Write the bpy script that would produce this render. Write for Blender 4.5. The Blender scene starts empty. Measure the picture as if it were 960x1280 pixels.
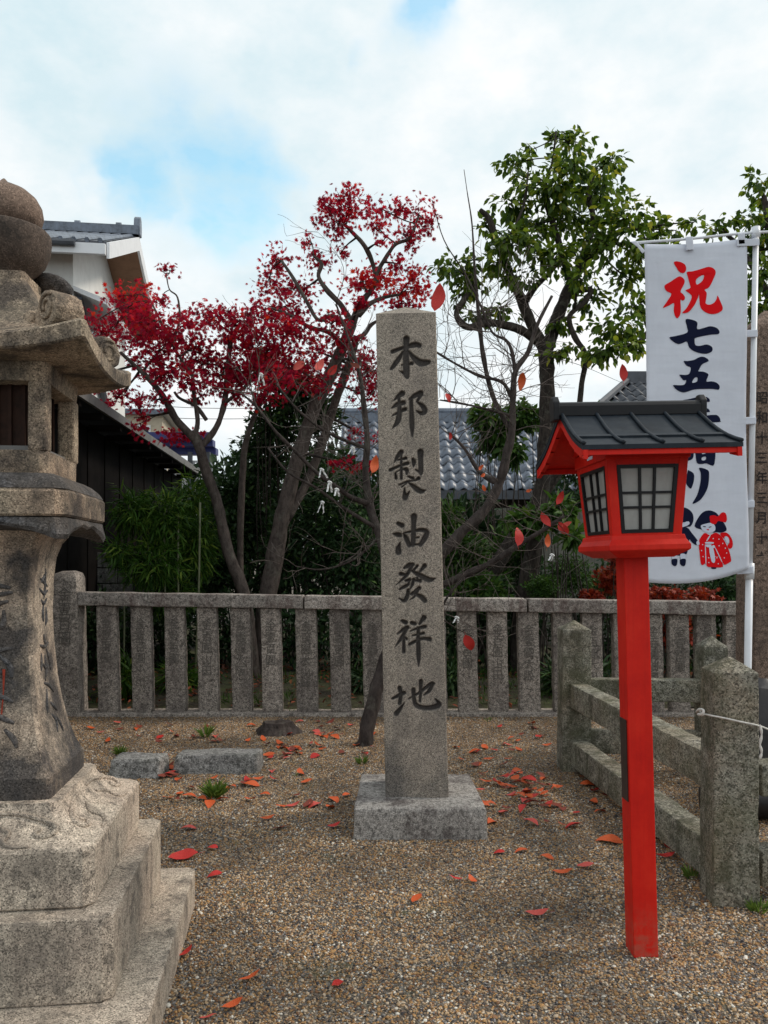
import bpy, bmesh, math, random
import numpy as np
from mathutils import Vector, Matrix, noise, geometry

R = math.radians
random.seed(7)
rng = np.random.default_rng(11)
scn = bpy.context.scene
COL = scn.collection

# ------------------------------------------------------------------ camera
EYE, F, CX, HY = 1.5, 1000.0, 480.0, 700.0       # metres, focal length / centre / horizon in photo pixels
cam_d = bpy.data.cameras.new('camera')
cam = bpy.data.objects.new('camera', cam_d)
COL.objects.link(cam)
cam.location = (0, 0, EYE)
cam.rotation_euler = (R(90), 0, 0)
cam_d.sensor_fit = 'AUTO'
cam_d.sensor_width = 36.0
cam_d.lens = F / 1280 * 36.0
cam_d.shift_y = (HY - 640) / 1280
cam_d.clip_end = 3000
scn.camera = cam

# ------------------------------------------------------------------ light
SUN_DIR = Vector((0.80, 0.16, 0.72)).normalized()     # towards the veiled sun
world = bpy.data.worlds.new('World')
scn.world = world
world.use_nodes = True
wn, wl = world.node_tree.nodes, world.node_tree.links
wn.clear()
w_out = wn.new('ShaderNodeOutputWorld')
w_bg = wn.new('ShaderNodeBackground')
w_bg.inputs['Strength'].default_value = 0.1
w_sky = wn.new('ShaderNodeTexSky')
w_sky.sky_type = 'NISHITA'
w_sky.sun_disc = False
w_sky.sun_elevation = math.asin(SUN_DIR.z)
w_sky.sun_rotation = math.atan2(SUN_DIR.x, SUN_DIR.y)
w_sky.air_density = 1.0
w_sky.dust_density = 0.6
w_tc = wn.new('ShaderNodeTexCoord')


def wmath(op, a, b=None, clamp=False):
    n = wn.new('ShaderNodeMath')
    n.operation = op
    n.use_clamp = clamp
    for i, v in enumerate((a, b)):
        if v is None:
            continue
        if isinstance(v, (int, float)):
            n.inputs[i].default_value = v
        else:
            wl.new(v, n.inputs[i])
    return n.outputs[0]


def wnoise(scale, detail, rough, off):
    mp = wn.new('ShaderNodeMapping')
    mp.inputs['Location'].default_value = off
    mp.inputs['Scale'].default_value = (1, 1, 1.7)
    wl.new(w_tc.outputs['Generated'], mp.inputs['Vector'])
    n = wn.new('ShaderNodeTexNoise')
    n.inputs['Scale'].default_value = scale
    n.inputs['Detail'].default_value = detail
    n.inputs['Roughness'].default_value = rough
    wl.new(mp.outputs[0], n.inputs['Vector'])
    return n.outputs['Fac']


w_wn = wn.new('ShaderNodeTexNoise')                     # ragged edges for the thin places
w_wn.inputs['Scale'].default_value = 9.0
w_wn.inputs['Detail'].default_value = 4
wl.new(w_tc.outputs['Generated'], w_wn.inputs['Vector'])
w_sub = wn.new('ShaderNodeVectorMath'); w_sub.operation = 'SUBTRACT'; w_sub.inputs[1].default_value = (0.5, 0.5, 0.5)
wl.new(w_wn.outputs['Color'], w_sub.inputs[0])
w_warp = wn.new('ShaderNodeVectorMath'); w_warp.operation = 'MULTIPLY_ADD'; w_warp.inputs[1].default_value = (0.16, 0.1, 0.08)
wl.new(w_sub.outputs[0], w_warp.inputs[0]); wl.new(w_tc.outputs['Generated'], w_warp.inputs[2])


def wgap(px, py, size):                                 # a thin place in the cloud sheet, by direction
    d = Vector(((px - CX) / F, 1.0, (HY - py) / F)).normalized()
    n = wn.new('ShaderNodeVectorMath')
    n.operation = 'DISTANCE'
    n.inputs[1].default_value = d
    wl.new(w_warp.outputs[0], n.inputs[0])
    return wmath('SUBTRACT', 1.0, wmath('DIVIDE', n.outputs['Value'], size), clamp=True)


gaps = wmath('ADD', wmath('ADD', wgap(235, 205, 0.125), wgap(330, 240, 0.10)),
             wmath('ADD', wmath('ADD', wgap(515, 25, 0.05), wgap(452, 78, 0.03)), wgap(160, 235, 0.05)))
n1 = wnoise(2.6, 6, 0.55, (3.1, 1.7, 0.4))
n2 = wnoise(7.0, 5, 0.6, (0.3, 5.2, 2.2))
thin = wmath('SUBTRACT', wmath('ADD', wmath('MULTIPLY', gaps, 1.0), wmath('MULTIPLY', wmath('SUBTRACT', n2, 0.5), 3.2)), 0.26, clamp=True)
thin2 = wmath('MULTIPLY', wmath('SUBTRACT', n1, 0.60, clamp=True), 2.5, clamp=True)
clear = wmath('MULTIPLY', wmath('MAXIMUM', wmath('MULTIPLY', thin, wmath('MULTIPLY', gaps, 1.6, clamp=True)), thin2), 0.72, clamp=True)
w_ramp = wn.new('ShaderNodeValToRGB')
w_ramp.color_ramp.elements[0].position = 0.36
w_ramp.color_ramp.elements[0].color = (6.9, 8.5, 9.1, 1)
w_ramp.color_ramp.elements[1].position = 0.60
w_ramp.color_ramp.elements[1].color = (10.4, 10.4, 10.4, 1)
wl.new(wmath('ADD', wmath('MULTIPLY', n1, 0.5), wmath('MULTIPLY', n2, 0.5)), w_ramp.inputs['Fac'])
w_hsv = wn.new('ShaderNodeVectorMath')
w_hsv.operation = 'MULTIPLY'
w_hsv.inputs[1].default_value = (2.2, 3.3, 2.75)
wl.new(w_sky.outputs['Color'], w_hsv.inputs[0])
w_mix = wn.new('ShaderNodeMixRGB')
wl.new(clear, w_mix.inputs['Fac'])
wl.new(w_ramp.outputs['Color'], w_mix.inputs['Color1'])
wl.new(w_hsv.outputs['Vector'], w_mix.inputs['Color2'])
wl.new(w_mix.outputs['Color'], w_bg.inputs['Color'])
wl.new(w_bg.outputs[0], w_out.inputs['Surface'])

sun_d = bpy.data.lights.new('sun', 'SUN')
sun_d.energy = 1.9
sun_d.angle = R(11)
sun_d.color = (1.0, 0.90, 0.77)
sun = bpy.data.objects.new('sun', sun_d)
COL.objects.link(sun)
sun.rotation_euler = (-SUN_DIR).to_track_quat('-Z', 'Y').to_euler()

scn.view_settings.view_transform = 'Standard'
scn.view_settings.look = 'None'
scn.view_settings.exposure = 0.0
scn.view_settings.gamma = 1.0
scn.view_settings.use_curve_mapping = False
scn.render.engine = 'CYCLES'
scn.cycles.max_bounces = 4
scn.cycles.diffuse_bounces = 2
scn.cycles.glossy_bounces = 2
scn.cycles.transmission_bounces = 3
scn.cycles.transparent_max_bounces = 4


# ------------------------------------------------------------------ helpers
def P(px, py, d):
    """photo pixel at depth d (metres) -> world point"""
    return Vector(((px - CX) / F * d, d, EYE + (HY - py) / F * d))


def tag(o, label=None, cat=None, group=None, kind=None):
    if label: o['label'] = label
    if cat: o['category'] = cat
    if group: o['group'] = group
    if kind: o['kind'] = kind
    return o


def thing(name, label, cat, loc=(0, 0, 0), rotz=0.0, group=None):
    o = bpy.data.objects.new(name, None)
    COL.objects.link(o)
    o.location = loc
    o.rotation_euler = (0, 0, rotz)
    o.empty_display_size = 0.1
    return tag(o, label, cat, group)


def link(name, me, parent=None, mat=None):
    o = bpy.data.objects.new(name, me)
    COL.objects.link(o)
    if parent is not None:
        o.parent = parent
    if mat is not None:
        me.materials.clear()
        me.materials.append(mat)
    return o


class MB:
    """collects shapes and links them as one mesh object"""

    def __init__(self):
        self.v, self.f = [], []

    def add(self, vs, fs):
        n = len(self.v)
        self.v += [tuple(v) for v in vs]
        self.f += [tuple(i + n for i in f) for f in fs]
        return self

    def box(self, x0, x1, y0, y1, z0, z1, M=None):
        vs = [Vector(p) for p in ((x0, y0, z0), (x1, y0, z0), (x1, y1, z0), (x0, y1, z0),
                                  (x0, y0, z1), (x1, y0, z1), (x1, y1, z1), (x0, y1, z1))]
        if M is not None:
            vs = [M @ v for v in vs]
        return self.add(vs, [(3, 2, 1, 0), (4, 5, 6, 7), (0, 1, 5, 4), (1, 2, 6, 5), (2, 3, 7, 6), (3, 0, 4, 7)])

    def hexa(self, a, b):
        """eight corners: ring a (4) below, ring b (4) above, counter-clockwise from above"""
        return self.add(list(a) + list(b), [(3, 2, 1, 0), (4, 5, 6, 7), (0, 1, 5, 4), (1, 2, 6, 5), (2, 3, 7, 6), (3, 0, 4, 7)])

    def prism(self, poly, d0, d1, M=None):
        """polygon in the xz plane (counter-clockwise seen from -y) pushed along y from d0 to d1"""
        n = len(poly)
        vs = [Vector((p[0], d0, p[1])) for p in poly] + [Vector((p[0], d1, p[1])) for p in poly]
        if M is not None:
            vs = [M @ v for v in vs]
        fs = [tuple(range(n)), tuple(range(2 * n - 1, n - 1, -1))]
        fs += [((i + 1) % n, i, i + n, (i + 1) % n + n) for i in range(n)]
        return self.add(vs, fs)

    def loft(self, rings, cap0=True, cap1=True):
        n = len(rings[0])
        vs = [p for r in rings for p in r]
        fs = []
        for k in range(len(rings) - 1):
            for i in range(n):
                j = (i + 1) % n
                fs.append((k * n + i, k * n + j, (k + 1) * n + j, (k + 1) * n + i))
        if cap0: fs.append(tuple(range(n - 1, -1, -1)))
        if cap1: fs.append(tuple((len(rings) - 1) * n + i for i in range(n)))
        return self.add(vs, fs)

    def lathe(self, prof, n=32, c=(0, 0)):
        return self.loft([[(c[0] + r * math.cos(2 * math.pi * i / n), c[1] + r * math.sin(2 * math.pi * i / n), z)
                           for i in range(n)] for r, z in prof])

    def tube(self, pts, radii, n=8, wob=0.0, caps=True):
        pts = [Vector(p) for p in pts]
        if len(pts) < 2:
            return self
        rings = []
        ref = None
        for i, p in enumerate(pts):
            t = (pts[min(i + 1, len(pts) - 1)] - pts[max(i - 1, 0)])
            if t.length < 1e-9:
                t = Vector((0, 0, 1))
            t.normalize()
            if ref is None:
                ref = Vector((1, 0, 0)) if abs(t.x) < 0.8 else Vector((0, 1, 0))
            a = ref - t * ref.dot(t)
            if a.length < 1e-6:
                a = Vector((0, 1, 0)) - t * t.y
            a.normalize()
            ref = a
            b = t.cross(a)
            r = radii[i] if hasattr(radii, '__len__') else radii
            ring = []
            for k in range(n):
                an = 2 * math.pi * k / n
                q = p + (a * math.cos(an) + b * math.sin(an)) * r
                if wob:
                    q += (q - p) * wob * noise.noise(q * 9.0)
                ring.append(q)
            rings.append(ring)
        return self.loft(rings, caps, caps)

    def build(self, name, mat, parent=None, smooth=False, bevel=0.0, seg=2, loc=None):
        me = bpy.data.meshes.new(name)
        me.from_pydata(self.v, [], self.f)
        me.update()
        if smooth:
            me.polygons.foreach_set('use_smooth', [True] * len(me.polygons))
        o = link(name, me, parent, mat)
        if bevel:
            m = o.modifiers.new('bevel', 'BEVEL')
            m.width = bevel
            m.segments = seg
            m.limit_method = 'ANGLE'
            m.angle_limit = R(35)
        if loc is not None:
            o.location = loc
        return o


def rough_stone(mb, name, mat, parent, bevel=0.012, cell=0.06, amp=0.004, freq=7.0, seed=0.0, sharp=22):
    """bevel the hand-built block, cut it finely and roughen it as hewn stone"""
    bm = bmesh.new()
    vs = [bm.verts.new(v) for v in mb.v]
    for f in mb.f:
        bm.faces.new([vs[i] for i in f])
    bm.normal_update()
    if bevel:
        bmesh.ops.bevel(bm, geom=[e for e in bm.edges if e.calc_face_angle(0) > R(30)], offset=bevel, segments=2, profile=0.5, affect='EDGES')
    for _ in range(7):
        long = [e for e in bm.edges if e.calc_length() > cell]
        if not long:
            break
        bmesh.ops.subdivide_edges(bm, edges=long, cuts=1, use_grid_fill=True)
    bmesh.ops.triangulate(bm, faces=[f for f in bm.faces if len(f.verts) > 4])
    bm.normal_update()
    off = Vector((seed * 3.7, seed * 1.3, seed * 5.1))
    for v in bm.verts:
        p = v.co * freq + off
        d = noise.noise(p) + 0.5 * noise.noise(p * 2.7) + 0.3 * noise.noise(p * 6.3)
        v.co += v.normal * d * amp
    me = bpy.data.meshes.new(name)
    bm.to_mesh(me)
    bm.free()
    me.polygons.foreach_set('use_smooth', [True] * len(me.polygons))
    me.set_sharp_from_angle(angle=R(sharp))
    return link(name, me, parent, mat)


def smooth_path(pts, n=6):
    """Catmull-Rom through rows of equal length"""
    a = np.array(pts, float)
    if len(a) < 3:
        k = np.linspace(0, 1, n + 1)[:, None]
        return a[0] * (1 - k) + a[-1] * k
    q = np.vstack([2 * a[0] - a[1], a, 2 * a[-1] - a[-2]])
    out = []
    for i in range(1, len(q) - 2):
        for t in np.linspace(0, 1, n, endpoint=False):
            p0, p1, p2, p3 = q[i - 1], q[i], q[i + 1], q[i + 2]
            out.append(0.5 * (2 * p1 + (p2 - p0) * t + (2 * p0 - 5 * p1 + 4 * p2 - p3) * t ** 2 + (3 * p1 - p0 - 3 * p2 + p3) * t ** 3))
    out.append(a[-1])
    return np.array(out)


def np_mesh(name, V, T, mat, parent=None, tint=None, smooth=False):
    """triangle soup from numpy arrays, optional per-vertex tint attribute"""
    me = bpy.data.meshes.new(name)
    me.vertices.add(len(V))
    me.vertices.foreach_set('co', V.astype(np.float32).ravel())
    me.loops.add(T.size)
    me.loops.foreach_set('vertex_index', T.astype(np.int32).ravel())
    me.polygons.add(len(T))
    me.polygons.foreach_set('loop_start', np.arange(0, T.size, 3, dtype=np.int32))
    me.polygons.foreach_set('loop_total', np.full(len(T), 3, np.int32))
    if smooth:
        me.polygons.foreach_set('use_smooth', [True] * len(T))
    if tint is not None:
        at = me.attributes.new('tint', 'FLOAT', 'POINT')
        at.data.foreach_set('value', tint.astype(np.float32))
    me.update(calc_edges=True)
    me.validate()
    return link(name, me, parent, mat)


def scatter(name, tv, tf, pos, fwd, up, scale, mat, parent=None, tint=None):
    """many copies of one small leaf (x across, y along, z normal) in a single mesh"""
    pos, fwd, up = np.asarray(pos, float), np.asarray(fwd, float), np.asarray(up, float)
    n = len(pos)
    scale = np.broadcast_to(np.asarray(scale, float), (n,))
    fwd = fwd / (np.linalg.norm(fwd, axis=1, keepdims=True) + 1e-9)
    side = np.cross(fwd, up)
    side /= (np.linalg.norm(side, axis=1, keepdims=True) + 1e-9)
    nor = np.cross(side, fwd)
    tv = np.asarray(tv, float)
    tf = np.asarray(tf, int)
    V = pos[:, None, :] + scale[:, None, None] * (tv[None, :, 0:1] * side[:, None] + tv[None, :, 1:2] * fwd[:, None] + tv[None, :, 2:3] * nor[:, None])
    T = tf[None] + (np.arange(n) * len(tv))[:, None, None]
    if tint is None:
        tint = rng.random(n)
    return np_mesh(name, V.reshape(-1, 3), T.reshape(-1, 3), mat, parent, np.repeat(tint, len(tv)))


# ------------------------------------------------------------------ materials
def new_mat(name):
    m = bpy.data.materials.new(name)
    m.use_nodes = True
    nt = m.node_tree
    b = nt.nodes.get('Principled BSDF')
    return m, nt, b


class NT:
    def __init__(self, nt):
        self.nt = nt

    def n(self, t, **kw):
        x = self.nt.nodes.new(t)
        for k, v in kw.items():
            setattr(x, k, v)
        return x

    def l(self, a, b):
        self.nt.links.new(a, b)

    def pos(self):
        return self.n('ShaderNodeNewGeometry').outputs['Position']

    def objpos(self):
        return self.n('ShaderNodeTexCoord').outputs['Object']

    def mapped(self, vec, scale=(1, 1, 1), loc=(0, 0, 0)):
        m = self.n('ShaderNodeMapping')
        m.inputs['Scale'].default_value = scale
        m.inputs['Location'].default_value = loc
        self.l(vec, m.inputs['Vector'])
        return m.outputs[0]

    def noise(self, vec, scale, detail=3, rough=0.55):
        x = self.n('ShaderNodeTexNoise')
        x.inputs['Scale'].default_value = scale
        x.inputs['Detail'].default_value = detail
        x.inputs['Roughness'].default_value = rough
        self.l(vec, x.inputs['Vector'])
        return x.outputs['Fac']

    def ramp(self, fac, stops, interp='LINEAR'):
        r = self.n('ShaderNodeValToRGB')
        cr = r.color_ramp
        cr.interpolation = interp
        while len(cr.elements) < len(stops):
            cr.elements.new(0.5)
        for e, (p, c) in zip(cr.elements, stops):
            e.position = p
            e.color = (*c, 1) if len(c) == 3 else c
        self.l(fac, r.inputs['Fac'])
        return r.outputs['Color']

    def mix(self, fac, a, b, blend='MIX'):
        x = self.n('ShaderNodeMixRGB', blend_type=blend)
        for s, v in ((x.inputs['Fac'], fac), (x.inputs['Color1'], a), (x.inputs['Color2'], b)):
            if isinstance(v, (int, float)):
                s.default_value = v
            elif isinstance(v, tuple):
                s.default_value = (*v, 1)
            else:
                self.l(v, s)
        return x.outputs['Color']

    def math(self, op, a, b=None, clamp=False):
        x = self.n('ShaderNodeMath', operation=op, use_clamp=clamp)
        for i, v in enumerate((a, b)):
            if v is None: continue
            if isinstance(v, (int, float)): x.inputs[i].default_value = v
            else: self.l(v, x.inputs[i])
        return x.outputs[0]

    def bump(self, h, strength, dist):
        b = self.n('ShaderNodeBump')
        b.inputs['Strength'].default_value = strength
        b.inputs['Distance'].default_value = dist
        self.l(h, b.inputs['Height'])
        return b.outputs[0]

    def attr(self, name):
        return self.n('ShaderNodeAttribute', attribute_name=name).outputs['Fac']


def g(v):
    return (v, v, v)


def granite(name, base, dark=0.35, grain=160.0, stain=(0.06, 0.05, 0.045), stain_amt=0.5, moss=0.0, bump=0.5, warm=None, carve=False, patch=None, low_soot=None, mottle=0.48, lump=0.8):
    m, nt, b = new_mat(name)
    t = NT(nt)
    p = t.pos()
    fine = t.noise(p, grain, 2, 0.7)
    med = t.noise(p, grain * 0.28, 3, 0.6)
    vo = t.n('ShaderNodeTexVoronoi')
    vo.inputs['Scale'].default_value = grain * 1.5
    t.l(p, vo.inputs['Vector'])
    sp = t.n('ShaderNodeSeparateColor')
    t.l(vo.outputs['Color'], sp.inputs[0])
    spk = t.ramp(sp.outputs[0], [(0.0, g(dark)), (0.20, g(dark * 1.2)), (0.32, g(0.95)), (0.80, g(1.08)), (0.95, g(1.65))])
    spk2 = t.ramp(med, [(0.36, g(mottle)), (0.48, g(0.98)), (0.66, g(1.0 + (1 - mottle) * 0.38))])
    col = t.mix(1.0, tuple(base), spk, 'MULTIPLY')
    col = t.mix(1.0, col, spk2, 'MULTIPLY')
    oi = t.n('ShaderNodeObjectInfo')
    col = t.mix(1.0, col, t.ramp(oi.outputs['Random'], [(0.0, (0.80, 0.79, 0.78)), (1.0, (1.14, 1.12, 1.10))]), 'MULTIPLY')
    if warm:
        col = t.mix(t.ramp(t.noise(p, 3.1, 4, 0.6), [(0.42, g(0)), (0.68, g(0.65))]), col, t.mix(1.0, tuple(warm), spk, 'MULTIPLY'))
    streak = t.noise(t.mapped(p, (5.5, 5.5, 1.3)), 1.0, 5, 0.65)
    blot = t.noise(p, 9.0, 5, 0.7)
    sm = t.math('MULTIPLY', t.ramp(streak, [(0.46, g(0)), (0.58, g(1))]), t.ramp(blot, [(0.38, g(0.1)), (0.56, g(1))]))
    col = t.mix(t.math('MULTIPLY', sm, stain_amt), col, tuple(stain))
    if patch:                                    # big soot-dark weathered areas
        pc, pa, ps, lo, hi = patch
        pn = t.noise(p, ps, 6, 0.62)
        if low_soot:                             # black growth creeping up from the foot
            sx = t.n('ShaderNodeSeparateXYZ')
            t.l(p, sx.inputs[0])
            up = t.math('DIVIDE', t.math('SUBTRACT', low_soot[0], sx.outputs[2]), low_soot[0] - low_soot[1], clamp=True)
            pn = t.math('ADD', pn, t.math('MULTIPLY', t.math('SUBTRACT', up, 0.35), 0.22))
        pm = t.ramp(pn, [(lo, g(0)), (hi, g(1))])
        col = t.mix(t.math('MULTIPLY', pm, pa), col, t.mix(1.0, tuple(pc), spk, 'MULTIPLY'))
    if moss:
        mm = t.ramp(t.noise(p, 4.5, 6, 0.7), [(0.42, g(0)), (0.66, g(1))])
        col = t.mix(t.math('MULTIPLY', mm, moss), col, (0.075, 0.085, 0.035))
    if carve:
        col = t.mix(t.math('MULTIPLY', t.attr('tint'), 0.86), col, (0.035, 0.032, 0.033))
    t.l(col, b.inputs['Base Color'])
    b.inputs['Roughness'].default_value = 0.9
    b.inputs['Specular IOR Level'].default_value = 0.25
    h = t.math('ADD', t.math('MULTIPLY', fine, 0.45), t.math('ADD', t.math('MULTIPLY', med, 0.6), t.math('MULTIPLY', blot, lump)))
    t.l(t.bump(h, bump, 0.012), b.inputs['Normal'])
    return m


def paint(name, col, rough=0.5, var=0.15, scale=14.0, spec=0.4, bump=0.12, metallic=0.0, dirt=None):
    m, nt, b = new_mat(name)
    t = NT(nt)
    p = t.pos()
    n = t.noise(p, scale, 5, 0.65)
    c2 = tuple(max(0, c * (1 - var * 2)) for c in col)
    c3 = tuple(min(1, c * (1 + var)) for c in col)
    c = t.ramp(n, [(0.3, c2), (0.5, tuple(col)), (0.75, c3)])
    if dirt:
        dm = t.math('MULTIPLY', t.ramp(t.noise(t.mapped(p, (7, 7, 2)), 2.0, 6, 0.7), [(0.48, g(0)), (0.72, g(1))]), dirt[1])
        c = t.mix(dm, c, dirt[0])
    t.l(c, b.inputs['Base Color'])
    b.inputs['Roughness'].default_value = rough
    b.inputs['Specular IOR Level'].default_value = spec
    b.inputs['Metallic'].default_value = metallic
    t.l(t.bump(t.noise(p, scale * 5, 3), bump, 0.004), b.inputs['Normal'])
    return m


def leafmat(name, stops, trans=0.35, rough=0.5, spec=0.3):
    m, nt, b = new_mat(name)
    t = NT(nt)
    c = t.ramp(t.attr('tint'), stops)
    t.l(c, b.inputs['Base Color'])
    b.inputs['Roughness'].default_value = rough
    b.inputs['Specular IOR Level'].default_value = spec
    tr = t.n('ShaderNodeBsdfTranslucent')
    t.l(t.mix(1.0, c, (1.0, 0.95, 0.7), 'MULTIPLY'), tr.inputs['Color'])
    mx = t.n('ShaderNodeMixShader')
    mx.inputs[0].default_value = trans
    t.l(b.outputs[0], mx.inputs[1])
    t.l(tr.outputs[0], mx.inputs[2])
    t.l(mx.outputs[0], nt.nodes['Material Output'].inputs['Surface'])
    return m


def fallen_leaf_mat(name, c1, c2, c3):
    m, nt, b = new_mat(name)
    t = NT(nt)
    p = t.objpos()
    n = t.noise(p, 45.0, 4, 0.7)
    c = t.ramp(n, [(0.3, c3), (0.48, c1), (0.7, c2)])
    t.l(c, b.inputs['Base Color'])
    b.inputs['Roughness'].default_value = 0.55
    b.inputs['Specular IOR Level'].default_value = 0.35
    t.l(t.bump(t.noise(p, 120.0, 3), 0.3, 0.003), b.inputs['Normal'])
    return m


def barkmat(name, c1, c2, scale=22.0):
    m, nt, b = new_mat(name)
    t = NT(nt)
    p = t.pos()
    n = t.noise(t.mapped(p, (1, 1, 0.45)), scale, 6, 0.7)
    c = t.ramp(n, [(0.33, c1), (0.62, c2)])
    lich = t.ramp(t.noise(p, 9.0, 5, 0.7), [(0.55, g(0)), (0.72, g(0.5))])
    c = t.mix(lich, c, (0.16, 0.16, 0.13))
    t.l(c, b.inputs['Base Color'])
    b.inputs['Roughness'].default_value = 0.9
    b.inputs['Specular IOR Level'].default_value = 0.15
    t.l(t.bump(n, 0.7, 0.02), b.inputs['Normal'])
    return m


M = {}
M['lantern_stone'] = granite('weathered_granite', (0.36, 0.295, 0.22), 0.45, 170, (0.05, 0.045, 0.04), 0.75, 0.0, 0.55, warm=(0.40, 0.28, 0.2), patch=((0.055, 0.046, 0.042), 0.85, 3.6, 0.45, 0.58), mottle=0.65, lump=0.2)
M['lantern_base'] = granite('pale_base_granite', (0.50, 0.43, 0.35), 0.35, 190, (0.10, 0.085, 0.075), 0.55, 0.0, 0.3, warm=(0.44, 0.34, 0.27), patch=((0.09, 0.08, 0.07), 0.6, 17.0, 0.54, 0.64), mottle=0.8, lump=0.1)
M['lantern_dark'] = granite('sooty_granite', (0.075, 0.075, 0.08), 0.5, 150, (0.03, 0.03, 0.03), 0.6, 0.0, 0.5, warm=(0.12, 0.095, 0.075))
M['lantern_shaft'] = granite('streaked_shaft_granite', (0.36, 0.30, 0.24), 0.45, 170, (0.05, 0.045, 0.04), 0.8, 0.0, 0.55, warm=(0.40, 0.28, 0.2), patch=((0.045, 0.043, 0.045), 0.88, 4.2, 0.46, 0.62), low_soot=(1.45, 0.72), mottle=0.7, lump=0.2)
M['jewel_stone'] = granite('brown_granite', (0.20, 0.145, 0.115), 0.6, 170, (0.03, 0.026, 0.025), 0.9, 0.0, 0.15, mottle=0.75)
M['bowl_stone'] = granite('dark_bowl_granite', (0.105, 0.080, 0.066), 0.6, 170, (0.025, 0.022, 0.02), 0.8, 0.0, 0.15, mottle=0.75, lump=0.2)
M['monument'] = granite('grey_granite', (0.36, 0.315, 0.265), 0.35, 210, (0.10, 0.09, 0.085), 0.35, 0.0, 0.45, warm=(0.37, 0.31, 0.26), carve=True, patch=((0.12, 0.112, 0.105), 0.75, 2.4, 0.52, 0.68), low_soot=(1.1, 0.3), mottle=0.72, lump=0.25)
M['plinth'] = granite('plinth_granite', (0.30, 0.285, 0.27), 0.5, 150, (0.05, 0.035, 0.035), 0.7, 0.0, 0.6)
M['fence_stone'] = granite('fence_granite', (0.35, 0.31, 0.275), 0.3, 120, (0.09, 0.075, 0.07), 0.55, 0.0, 0.7)
M['rail_stone'] = granite('rail_granite', (0.37, 0.335, 0.305), 0.45, 110, (0.10, 0.06, 0.055), 0.7, 0.0, 0.6)
M['mossy_stone'] = granite('mossy_stone', (0.26, 0.25, 0.21), 0.35, 110, (0.06, 0.055, 0.04), 0.7, 0.42, 1.0, warm=(0.25, 0.20, 0.14))
M['kerb_stone'] = granite('kerb_granite', (0.25, 0.245, 0.24), 0.4, 110, (0.07, 0.07, 0.07), 0.6, 0.15, 0.8)
M['tall_stone'] = granite('brown_pillar_granite', (0.20, 0.145, 0.115), 0.45, 120, (0.08, 0.06, 0.05), 0.5, 0.0, 0.6)
M['block_wall'] = granite('concrete_block', (0.19, 0.19, 0.185), 0.7, 60, (0.07, 0.07, 0.065), 0.7, 0.2, 0.5)
M['old_red'] = paint('faded_red_ink', (0.30, 0.05, 0.03), 0.9, 0.3, 60, 0.1)
M['ink_groove'] = paint('engraved_groove', (0.15, 0.135, 0.12), 0.95, 0.3, 60, 0.1)
M['dark_groove'] = paint('dark_engraved_groove', (0.035, 0.03, 0.03), 0.95, 0.1, 30, 0.1)
M['red'] = paint('vermilion_paint', (0.60, 0.010, 0.005), 0.5, 0.10, 9, 0.22, 0.1, dirt=((0.30, 0.008, 0.005), 0.45))
def red_paint():
    m, nt, b = new_mat('vermilion_paint')
    t = NT(nt)
    p = t.pos()
    grain = t.noise(t.mapped(p, (60, 60, 2.2)), 1.0, 4, 0.6)
    col = t.ramp(t.noise(p, 5.0, 6, 0.7), [(0.32, (0.54, 0.009, 0.005)), (0.5, (0.63, 0.014, 0.006)), (0.7, (0.68, 0.024, 0.010))])
    col = t.mix(1.0, col, t.ramp(grain, [(0.3, g(0.90)), (0.55, g(1.0))]), 'MULTIPLY')
    wear = t.ramp(t.noise(p, 55, 3, 0.8), [(0.70, g(0)), (0.74, g(0.7))])
    col = t.mix(wear, col, (0.16, 0.04, 0.03))
    sx = t.n('ShaderNodeSeparateXYZ')
    t.l(p, sx.inputs[0])
    foot = t.math('SUBTRACT', 1.0, t.math('DIVIDE', sx.outputs[2], 0.22), clamp=True)
    dust = t.math('MULTIPLY', t.math('MULTIPLY', foot, 0.5), t.ramp(t.noise(p, 30, 5, 0.75), [(0.4, g(0)), (0.62, g(1))]))
    col = t.mix(dust, col, (0.22, 0.15, 0.10))
    t.l(col, b.inputs['Base Color'])
    b.inputs['Roughness'].default_value = 0.55
    b.inputs['Specular IOR Level'].default_value = 0.22
    t.l(t.bump(grain, 0.25, 0.004), b.inputs['Normal'])
    return m


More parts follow.
